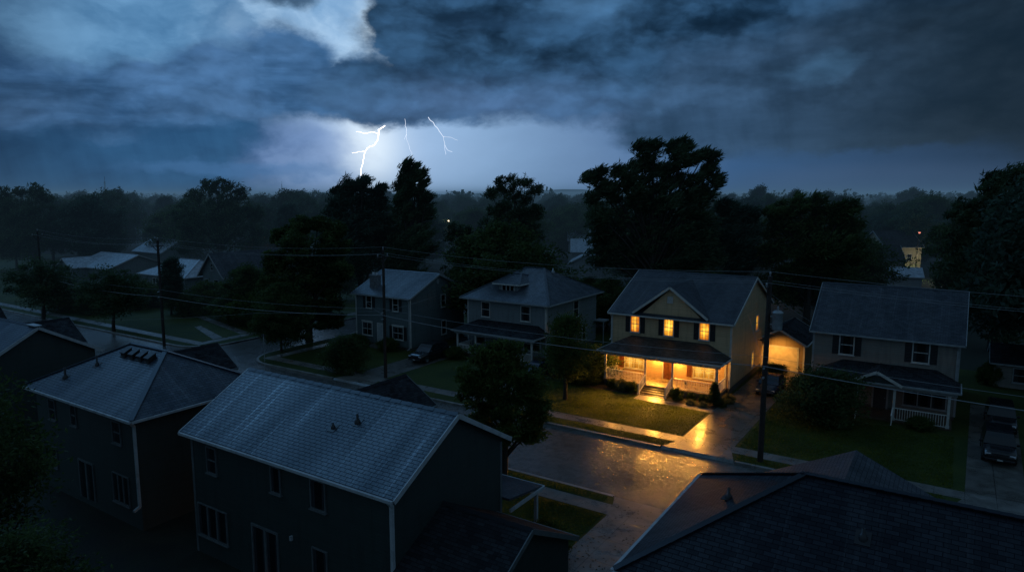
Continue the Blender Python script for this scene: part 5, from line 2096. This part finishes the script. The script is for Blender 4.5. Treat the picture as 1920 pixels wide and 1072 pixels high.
# radio masts on the horizon
for px, Y, h, lab in ((205, 900, 34, 'thin radio mast on the horizon at the left'), (533, 1500, 40, 'faint small radio mast on the horizon left of the lightning')):
    r = froot('radio_mast', lab, 'mast', (at(px, Y), Y, 0))
    g = MB()
    for sx, sy in ((-1, -1), (1, -1), (0, 1)):
        g.bar((sx * .9, sy * .9, 0), (sx * .5, sy * .5, h), .35)
    for k in range(12):
        z = h * k / 12
        g.bar((-.9, -.9, z), (.8, -.8, z + h / 12), .25)
        g.bar((.9, -.9, z), (0, .8, z + h / 12), .25)
    g.build('lattice', M['metal_dark'], r)
    g = MB()
    g.bar((0, 0, h), (0, 0, h + 6), .3)
    g.build('antenna', M['metal_dark'], r)


# =============================================================== DISTANT LIGHTS
CAM_H, F_PX, PITCH = 17.0, 1280.0, math.atan(171 / 1280)


def along_dir(px, py, Y):
    """survey direction (as measured in the photograph) to a world point at forward distance Y"""
    u, v = (px - 960) / F_PX, (py - 536) / F_PX
    t = Y / (math.cos(PITCH) - v * math.sin(PITCH))
    return Vector((t * u, Y, CAM_H - t * (math.sin(PITCH) + v * math.cos(PITCH))))


M['glow_amber'] = emit('amber_lamp', (1, .45, .12), 9)
M['glow_white'] = emit('white_lamp', (1, .78, .5), 5)
M['glow_green'] = emit('green_lamp', (.55, 1, .18), 5)
M['glow_red'] = emit('dim_red_lamp', (1, .3, .2), 1.2)


def street_lamp(label, px, py, Y, mat, size=.16, watts=0, col=(1, .5, .15), name='street_lamp', grp=None):
    p = along_dir(px, py, Y)
    r = froot(name, label, 'lamp', (p.x, p.y, 0), 0, grp)
    g = MB()
    g.tube([(0, .3, 0), (0, .3, p.z + .25), (0, .05, p.z + .35)], .06, 6)
    g.build('pole', M['metal_dark'], r)
    g = MB()
    g.lathe([(0, .28), (.22, .2), (.26, .1)], (0, 0, p.z), 10)
    g.build('lamp_shade', M['metal_dark'], r)
    g = MB()
    g.lathe([(0, -size), (size * .8, -size * .6), (size, 0), (size * .8, size * .6), (0, size)], (0, 0, p.z), 10)
    g.build('lamp_glass', M[mat], r)
    if watts:
        ld = bpy.data.lights.new('street_lamp_light', 'POINT')
        ld.energy, ld.color, ld.shadow_soft_size = watts, col, .2
        lo = bpy.data.objects.new('street_lamp_light', ld)
        COL.objects.link(lo)
        lo.location = (p.x, p.y - .35, p.z)
    return r


street_lamp('tiny amber street lamp among the trees right of the bare tree', 517, 440, 124, 'glow_amber', .17, 60)
street_lamp('tiny white lamp between the plume tree and the open-crowned tree', 841, 414, 160, 'glow_white', .20, 60, (1, .8, .5))
street_lamp('warm lamp glinting through the leaves above the ridge of the lit house', 1335, 490, 110, 'glow_amber', .2, 120)
street_lamp('pale orange lamp between the trees above the lit garage', 1424, 477, 118, 'glow_amber', .3, 200)
street_lamp('tall post with a dim reddish lamp right of the distant lit wall', 1724, 436, 131, 'glow_red', .2)
street_lamp('small green garden light beside the distant lit wall', 1703, 521, 139, 'glow_green', .17, 160, (.6, 1, .2), name='garden_light')
street_lamp('dim white lamp low behind the steep roofed house', 415, 497, 112, 'glow_white', .08)

# unseen lamp added to wash the distant gable wall
ld = bpy.data.lights.new('added_wall_light', 'POINT')
ld.energy, ld.color, ld.shadow_soft_size = 230, (1, .85, .5), .15
lo = bpy.data.objects.new('added_wall_light', ld)
COL.objects.link(lo)
lo.location = (84.6, 135, 4.5)


# =============================================================== LIGHTNING
def bolt_mat():
    m, nt, b = new_mat('lightning_plasma')
    b.inputs['Base Color'].default_value = (1, 1, 1, 1)
    tc = nt.new('ShaderNodeTexCoord').outputs['Object']
    n = nt.noise(tc, .02, 3)
    nt.put(b.inputs['Emission Color'], (1, .93, .90))
    nt.put(b.inputs['Emission Strength'], nt.remap(n, .3, .7, 3.0, 6.0))
    return m


M['bolt'] = bolt_mat()


def bolt_dim():
    m, nt, b = new_mat('faint_lightning_plasma')
    tc = nt.new('ShaderNodeTexCoord').outputs['Object']
    n = nt.noise(tc, .02, 3)
    nt.put(b.inputs['Emission Color'], (.8, .86, 1))
    nt.put(b.inputs['Emission Strength'], nt.remap(n, .3, .7, .8, 1.6))
    return m


M['bolt_dim'] = bolt_dim()


def bolt(label, paths, mat, rads, jag=1.0, seed=1):
    rr = random.Random(seed)
    r = None
    for i, (pts, rad) in enumerate(zip(paths, rads)):
        P = []
        for k in range(len(pts) - 1):
            p, q = pts[k], pts[k + 1]
            n = max(2, int(math.hypot(q[0] - p[0], q[1] - p[1]) / 4))
            for j in range(n):
                t = j / n
                o = jag if (k or j) else 0
                P.append((p[0] + (q[0] - p[0]) * t + rr.uniform(-o, o), p[1] + (q[1] - p[1]) * t + rr.uniform(-o, o) * .5))
        P.append(pts[-1])
        g = MB()
        R0 = [max(.35, rad * (1 - .55 * k / len(P))) for k in range(len(P))]
        g.tube([along_dir(x, y, 1900) for x, y in P], R0, 6)
        if r is None:
            r = g.build('lightning_bolt', M[mat])
            tag(r, label, 'lightning')
        else:
            c = g.build('branch', M[mat], r)


bolt('bright main lightning bolt striking down behind the treetops',
     [[(722, 236), (716, 240), (710, 244), (708, 262), (702, 272), (688, 278), (684, 285), (681, 301), (677, 318), (675, 345)],
      [(684, 284), (672, 285), (660, 287)], [(709, 250), (697, 248), (683, 250), (668, 247)]],
     'bolt', [1.1, .3, .25], 1.1, 3)
bolt('thin faint lightning strand in the middle, right of the main bolt',
     [[(759, 223), (762, 249), (763, 265), (769, 279), (774, 295)], [(762, 252), (758, 262)]], 'bolt_dim', [.6, .35], 1.0, 5)
bolt('thin forked lightning strand, rightmost of three',
     [[(803, 220), (814, 233), (826, 249), (832, 258), (834, 272), (839, 281), (848, 285)], [(831, 256), (844, 258), (858, 263)], [(834, 272), (836, 290)]],
     'bolt_dim', [.95, .5, .4], 1.0, 9)


# =============================================================== RAIN HAZE
def haze_mat():
    m = bpy.data.materials.new('rain_haze')
    m.use_nodes = True
    nt = NT(m.node_tree)
    m.node_tree.nodes.clear()
    out = nt.new('ShaderNodeOutputMaterial')
    ab = nt.new('ShaderNodeVolumeAbsorption')
    ab.inputs['Color'].default_value = (0, 0, 0, 1)
    ab.inputs['Density'].default_value = HZ
    em = nt.new('ShaderNodeEmission')
    em.inputs['Color'].default_value = (.056, .115, .185, 1)
    em.inputs['Strength'].default_value = HZ
    ad = nt.new('ShaderNodeAddShader')
    nt.l.new(ab.outputs[0], ad.inputs[0])
    nt.l.new(em.outputs[0], ad.inputs[1])
    nt.l.new(ad.outputs[0], out.inputs['Volume'])
    return m


HZ = .00072
M['haze'] = haze_mat()
g = MB()
g.box(-2600, 2600, 86, 2600, -.165, 26)
o = g.build('rain_haze', M['haze'])
tag(o, 'thin blue rain haze hanging over the distant woods', 'haze', kind='stuff')


# =============================================================== SKY
world = bpy.data.worlds.new('World')
scene.world = world
world.use_nodes = True
wt = NT(world.node_tree)
bg = world.node_tree.nodes['Background']
SUN_EL, SUN_AZ = R(42), R(-40)         # azimuth from the view axis, negative to the left


def sky_dir(px, py):
    u, v = (px - 960) / F_PX, (py - 536) / F_PX
    y = math.cos(PITCH) - v * math.sin(PITCH)
    z = -math.sin(PITCH) - v * math.cos(PITCH)
    return math.degrees(math.atan2(u, y)), math.degrees(math.atan2(z, math.hypot(u, y)))


gen = wt.new('ShaderNodeTexCoord').outputs['Generated']
dx, dy, dz = wt.xyz(gen)
az0 = wt.m('MULTIPLY', wt.m('ARCTAN2', dx, dy), 57.29578)
el0 = wt.m('MULTIPLY', wt.m('ARCSINE', dz), 57.29578)
P3 = wt.comb(wt.m('MULTIPLY', az0, .06), wt.m('MULTIPLY', el0, .10), 0.0)
wA = wt.noise(P3, 1.9, 8, .60, .1)
wB = wt.noise(wt.comb(wt.m('ADD', wt.m('MULTIPLY', az0, .06), 9.3), wt.m('MULTIPLY', el0, .10), 3.0), 1.9, 8, .60, .1)
az = wt.m('ADD', az0, wt.m('MULTIPLY', wt.m('SUBTRACT', wA, .5), 7.5))
el = wt.m('ADD', el0, wt.m('MULTIPLY', wt.m('SUBTRACT', wB, .5), 4.6))
fine = wt.noise(wt.comb(wt.m('MULTIPLY', az, .10), wt.m('MULTIPLY', el, .17), 5.0), 1.3, 7, .58, .15)
streak = wt.noise(wt.comb(wt.m('ADD', wt.m('MULTIPLY', az0, .55), wt.m('MULTIPLY', el0, .12)), wt.m('MULTIPLY', el0, .03), 1.0), 1.0, 5, .55)
band = wt.noise(wt.comb(wt.m('MULTIPLY', az0, .035), wt.m('MULTIPLY', el0, .32), 2.0), 1.5, 6, .6, .3)


def ell(px, py, rx, ry, warped=True, rot=0.0):
    """1 at the middle of a cloud mass, 0 at its rim"""
    a, e = sky_dir(px, py)
    ra = abs(sky_dir(px + rx, py)[0] - sky_dir(px - rx, py)[0]) / 2
    re = abs(sky_dir(px, py + ry)[1] - sky_dir(px, py - ry)[1]) / 2
    A, E_ = (az, el) if warped else (az0, el0)
    p = wt.m('DIVIDE', wt.m('SUBTRACT', A, a), ra)
    q = wt.m('DIVIDE', wt.m('SUBTRACT', E_, e), re)
    if rot:
        c_, s_ = math.cos(R(rot)), math.sin(R(rot))
        p, q = wt.m('ADD', wt.m('MULTIPLY', p, c_), wt.m('MULTIPLY', q, s_)), wt.m('SUBTRACT', wt.m('MULTIPLY', q, c_), wt.m('MULTIPLY', p, s_))
    return wt.m('SUBTRACT', 1.0, wt.m('SQRT', wt.m('ADD', wt.m('MULTIPLY', p, p), wt.m('MULTIPLY', q, q))))


def gauss(px, py, rx, ry, warped=False):
    d = wt.m('SUBTRACT', 1.0, ell(px, py, rx, ry, warped))
    return wt.m('EXPONENT', wt.m('MULTIPLY', wt.m('MULTIPLY', d, d), -1.0))


def union(*xs):
    r_ = xs[0]
    for x in xs[1:]:
        r_ = wt.m('MAXIMUM', r_, x)
    return r_


def lin(r_, g_, b_):
    f_ = lambda c: (c / 255 / 12.92) if c / 255 <= .04045 else ((c / 255 + .055) / 1.055) ** 2.4
    return (f_(r_), f_(g_), f_(b_))


# relief: difference of the cloud noise along the direction of the glow
azm = wt.m('ADD', az0, wt.m('MULTIPLY', wt.m('SUBTRACT', wA, .5), 3.2))
elm = wt.m('ADD', el0, wt.m('MULTIPLY', wt.m('SUBTRACT', wB, .5), 2.0))


def lump(ox, oy):
    v_ = wt.comb(wt.m('ADD', wt.m('MULTIPLY', azm, .105), ox), wt.m('ADD', wt.m('MULTIPLY', elm, .20), oy), 7.0)
    return wt.billow(v_, 1.5, 3.5, .52)


b_a, b_b = lump(0, 0), lump(.05, -.11)
emb = wt.m('SUBTRACT', b_a, b_b)                      # >0 on undersides turned to the glow
soft = wt.noise(wt.comb(wt.m('MULTIPLY', az, .085), wt.m('MULTIPLY', el, .16), 7.0), 1.25, 8, .60, .2)
b_n = wt.remap(b_a, .40, .95, .2, .8)
n_a = wt.m('ADD', wt.m('MULTIPLY', soft, .55), wt.m('MULTIPLY', b_n, .45))
n_b = wt.m('ADD', wt.m('MULTIPLY', fine, .7), wt.m('MULTIPLY', b_n, .3))
rag = wt.m('MULTIPLY', wt.m('SUBTRACT', n_a, .5), .65)
small = wt.noise(wt.comb(wt.m('MULTIPLY', az0, .3), wt.m('MULTIPLY', el0, .45), 2.0), 1.3, 6, .6, .2)
rag = wt.m('ADD', rag, wt.m('MULTIPLY', wt.m('SUBTRACT', small, .5), .22))


def rg(x, k=1.0):
    return wt.m('ADD', x, wt.m('MULTIPLY', rag, k))


# deep blue base, darker to the right
t = wt.remap(az0, -38, 38, 0, 1)
base = wt.mix(wt.step(t, 0, .5), lin(20, 58, 98), lin(58, 96, 142))
base = wt.mix(wt.step(t, .5, 1.0), base, lin(44, 66, 94))
# upper left: paler veil
veil = wt.mix(wt.step(n_a, .34, .66), lin(66, 112, 154), lin(112, 156, 196))
col = wt.mix(wt.m('MULTIPLY', wt.step(rg(union(ell(400, 50, 420, 170), ell(240, 60, 260, 130))), -.2, .6), .92), base, veil)
# white opening near the top
opn = wt.mix(wt.step(n_b, .34, .64), lin(120, 158, 198), lin(184, 208, 234))
col = wt.mix(wt.step(wt.m('ADD', rg(ell(680, 30, 300, 165), 1.0), wt.m('MULTIPLY', wt.m('SUBTRACT', n_b, .5), .8)), -.15, .75), col, opn)
col = wt.mix(wt.m('MULTIPLY', gauss(738, 75, 45, 60, True), .95), col, lin(236, 244, 252))
# grey ghost column left of the opening
col = wt.mix(wt.m('MULTIPLY', wt.step(ell(430, 70, 54, 64), .0, .25), .5), col, lin(74, 114, 154))
# luminous band below the cloud base
lum = wt.mix(wt.step(az0, -8, 10), lin(134, 164, 200), lin(99, 126, 164))
col = wt.mix(wt.step(ell(900, 300, 460, 190, True), -.1, .6), col, lum)
col = wt.mix(wt.m('MULTIPLY', gauss(690, 285, 190, 110), .6), col, lin(180, 200, 234))
col = wt.mix(wt.m('MULTIPLY', gauss(690, 275, 60, 75), .9), col, lin(236, 242, 252))
# left cloud deck and rain shafts
shaft = union(ell(230, 290, 400, 115), ell(40, 290, 260, 160), ell(430, 262, 190, 60))
sc = wt.mix(wt.step(wt.m('ADD', wt.m('MULTIPLY', streak, .3), wt.m('MULTIPLY', n_a, .7)), .32, .68), lin(22, 60, 96), lin(42, 86, 126))
col = wt.mix(wt.m('MULTIPLY', wt.step(rg(shaft, 1.0), -.2, .5), .96), col, sc)
col = wt.mix(wt.m('MULTIPLY', wt.step(rg(ell(575, 290, 120, 75), 1.2), -.25, .6), .75), col, wt.mix(wt.step(n_b, .36, .62), lin(62, 92, 138), lin(120, 144, 188)))
col = wt.mix(wt.m('MULTIPLY', wt.step(rg(ell(470, 320, 300, 20)), .0, .7), .5), col, lin(70, 112, 160))
deck = union(ell(430, 168, 520, 56), ell(120, 185, 330, 75), ell(545, 112, 105, 66), ell(760, 180, 250, 52), ell(440, 145, 170, 66), ell(650, 150, 120, 50))
dk = wt.step(rg(deck, 1.3), -.16, .38)
dcol = wt.mix(wt.step(band, .36, .66), lin(36, 70, 106), lin(60, 98, 140))
dcol = wt.mix(wt.step(n_a, .36, .66), dcol, lin(72, 108, 150))
col = wt.mix(dk, col, dcol)
# dark scrap at the top, and the heavy cloud on the right
heavy_e = union(ell(1010, 90, 350, 140), ell(815, 50, 125, 90), ell(1260, 60, 640, 190), ell(845, 120, 140, 75))
hv = wt.step(rg(heavy_e, 1.2), -.07, .24)
lowe = union(ell(960, 150, 360, 84), ell(780, 180, 200, 50))
hv = wt.m('MAXIMUM', hv, wt.step(rg(lowe, 1.1), -.12, .34))
scrap = ell(530, -14, 100, 44)
hv = wt.m('MAXIMUM', hv, wt.m('MULTIPLY', wt.step(rg(scrap, 1.8), -.15, .5), .8))
hc = wt.mix(wt.step(n_a, .39, .64), lin(12, 34, 54), lin(50, 84, 118))
hc = wt.mix(wt.m('MULTIPLY', wt.step(band, .42, .72), .35), hc, lin(38, 68, 100))
hc = wt.mix(wt.m('MULTIPLY', gauss(900, 195, 280, 42, True), .6), hc, lin(88, 120, 164))
hc = wt.mix(wt.m('MULTIPLY', gauss(1110, 10, 70, 34, True), .5), hc, lin(84, 126, 168))
col = wt.mix(hv, col, hc)
# underside curtain that hangs to the right
right = union(ell(1480, 175, 350, 132), ell(1700, 130, 420, 170), ell(1310, 215, 180, 92), ell(1900, 150, 420, 155), ell(1620, 255, 300, 48))
rs_ = wt.m('ADD', wt.m('MULTIPLY', streak, .22), wt.m('MULTIPLY', n_b, .78))
rc = wt.mix(wt.step(rs_, .32, .68), lin(32, 54, 78), lin(58, 86, 118))
rc = wt.mix(wt.m('MULTIPLY', wt.step(band, .4, .7), .35), rc, lin(32, 56, 80))
rc = wt.mix(wt.step(az0, 12, 36), rc, wt.mix(wt.step(n_a, .3, .7), lin(22, 40, 56), lin(40, 56, 72)))
col = wt.mix(wt.step(rg(right, .7), -.10, .36), col, rc)
col = wt.mix(wt.m('MULTIPLY', wt.step(rg(ell(1540, 128, 80, 36), 1.0), -.1, .8), .5), col, lin(70, 106, 140))
# strip of paler air under the right cloud
col = wt.mix(wt.m('MULTIPLY', wt.step(ell(1680, 340, 460, 48, False), .0, .7), .6), col, lin(62, 84, 116))
# cloud relief
md_ = wt.m('ADD', 1.0, wt.m('MULTIPLY', emb, wt.m('ADD', .15, wt.m('MULTIPLY', wt.m('MAXIMUM', hv, dk), 1.15))))
md_ = wt.m('MAXIMUM', md_, .55)
col = wt.mix(1.0, col, wt.comb(md_, md_, md_), 'MULTIPLY')
col = wt.mix(1.0, col, (1.0, 1.09, 1.11), 'MULTIPLY')
# overhead and behind the viewer: plain dark overcast, paler on the left
over = wt.mix(wt.step(wt.m('ADD', az0, wt.m('MULTIPLY', wt.m('SUBTRACT', wA, .5), 30.0)), -60, 30), lin(84, 122, 160), lin(46, 66, 86))
back = wt.step(wt.m('ABSOLUTE', az0), 50, 85)
over = wt.mix(back, over, lin(68, 94, 116))
col = wt.mix(wt.step(el0, 16, 26), col, over)
edge = wt.m('SUBTRACT', 1.0, wt.m('MULTIPLY', wt.step(az0, -27, -40), .38))
edge = wt.m('MULTIPLY', edge, wt.m('SUBTRACT', 1.0, wt.m('MULTIPLY', wt.step(az0, 20, 40), .30)))
col = wt.mix(1.0, col, wt.comb(edge, edge, edge), 'MULTIPLY')
col = wt.mix(back, col, over)
# a trace of clear dusk sky behind the clouds
ns = wt.new('ShaderNodeTexSky', sky_type='NISHITA')
ns.sun_disc = False
ns.sun_elevation = SUN_EL
ns.sun_rotation = SUN_AZ
sky_add = wt.mix(1.0, ns.outputs[0], (.0006, .0006, .0006), 'MULTIPLY')
col = wt.mix(1.0, col, sky_add, 'ADD')
wt.put(bg.inputs['Color'], col)
bg.inputs['Strength'].default_value = 1.0
world.cycles.sampling_method = 'MANUAL'
world.cycles.sample_map_resolution = 512

# flash light from the clouds, upper left
sd = bpy.data.lights.new('cloud_flash', 'SUN')
sd.energy = .23
sd.angle = R(26)
sd.color = (.17, .50, 1.0)
so = bpy.data.objects.new('cloud_flash', sd)
COL.objects.link(so)
dirv = Vector((math.sin(SUN_AZ) * math.cos(SUN_EL), math.cos(SUN_AZ) * math.cos(SUN_EL), math.sin(SUN_EL)))
so.rotation_euler = dirv.to_track_quat('Z', 'Y').to_euler()


# =============================================================== HOUSE LAMPS
def lamp(name, typ, loc, watts, col, size=.08, target=None, spot=None):
    l = bpy.data.lights.new(name, typ)
    l.energy, l.color = watts, col
    l.shadow_soft_size = size
    o = bpy.data.objects.new(name, l)
    COL.objects.link(o)
    o.location = loc
    if target is not None:
        o.rotation_euler = (Vector(loc) - Vector(target)).to_track_quat('Z', 'Y').to_euler()
    if spot:
        l.spot_size = R(spot)
        l.spot_blend = .9
    return o


WARM = (1.0, .41, .055)
for u in (-21.75, -19.85):
    lamp('porch_lamp_light', 'POINT', W(u, 57.15, 2.24), 110, WARM, .10)
    # added beams at the lanterns brighten steps and lawn without washing the wall
    lamp('porch_fill_beam', 'SPOT', W(u, 57.3, 2.26), 1500, WARM, .10, W(u * .94 - 1.3, 51.4, -.9), 80)
# unseen lights added under the porch ceiling to even out the glow
for u in (-24.1, -17.3):
    g = MB()
    g.lathe([(0, 0), (.12, 0), (.13, .04), (0, .05)], (u, 56.2, 2.985), 12)
    o = g.build('ceiling_fill', M['lamp_white'], None, origin=(u, 56.2, 2.98))
    tag(o, 'added fill light under the %s end of the lit porch roof' % ('left' if u < -20 else 'right'), 'lamp')
    lamp('ceiling_fill_light', 'POINT', W(u, 56.2, 2.82), 230, WARM, .10)
# small floodlights added under the porch eave to brighten steps and lawn
for u, nm in ((-24.6, 'left'), (-20.7, 'middle'), (-16.9, 'right')):
    g = MB()
    g.bar((u, 54.72, 3.06), (u, 54.72, 2.97), .04)
    g.lathe([(0, .06), (.06, .05), (.08, -.04), (.06, -.05)], (u, 54.70, 2.93), 10)
    o = g.build('unseen_flood', M['metal_dark'], None, origin=(u, 54.7, 2.93))
    tag(o, 'small added floodlight under the %s part of the lit porch eave' % nm, 'lamp')
    lamp('eave_fill_light', 'SPOT', W(u, 54.62, 2.84), 650 if nm == 'left' else 1050, WARM, .09, W(u * .97 - .9, 49.6, 0), 72)
# floodlight on the rear corner of the lit house that washes the garage front
fl = MB()
fl.bar((-15.27, 66.9, 3.2), (-14.95, 66.9, 3.2), .05)
fl.lathe([(.0, .1), (.1, .06), (.14, -.06)], (-14.93, 66.95, 3.2), 10)
o = fl.build('unseen_flood', M['metal_dark'], None, origin=(-15.0, 66.9, 3.2))
tag(o, 'small floodlight under the eaves of the lit house facing the garage', 'lamp')
lamp('flood_lamp_light', 'SPOT', W(-14.15, 66.2, 3.0), 720, (1, .45, .07), .1, W(-13.4, 69, 1.2), 84)

# =============================================================== CAMERA AND RENDER
cd = bpy.data.cameras.new('camera')
cd.sensor_width = 36
cd.lens = 24.0
cd.clip_end = 9000
cd.clip_start = .1
co = bpy.data.objects.new('camera', cd)
COL.objects.link(co)
co.location = (0, 0, CAM_H)
co.rotation_euler = (math.pi / 2 - PITCH, 0, 0)
scene.camera = co

scene.view_settings.view_transform = 'Standard'
scene.view_settings.look = 'None'
scene.view_settings.exposure = 0
scene.view_settings.gamma = 1
scene.cycles.max_bounces = 6
scene.cycles.diffuse_bounces = 3
scene.cycles.glossy_bounces = 3
scene.cycles.transparent_max_bounces = 6
scene.cycles.volume_bounces = 0
scene.cycles.use_denoising = True
scene.cycles.use_adaptive_sampling = True
scene.cycles.adaptive_threshold = .01
scene.cycles.sample_clamp_indirect = 4
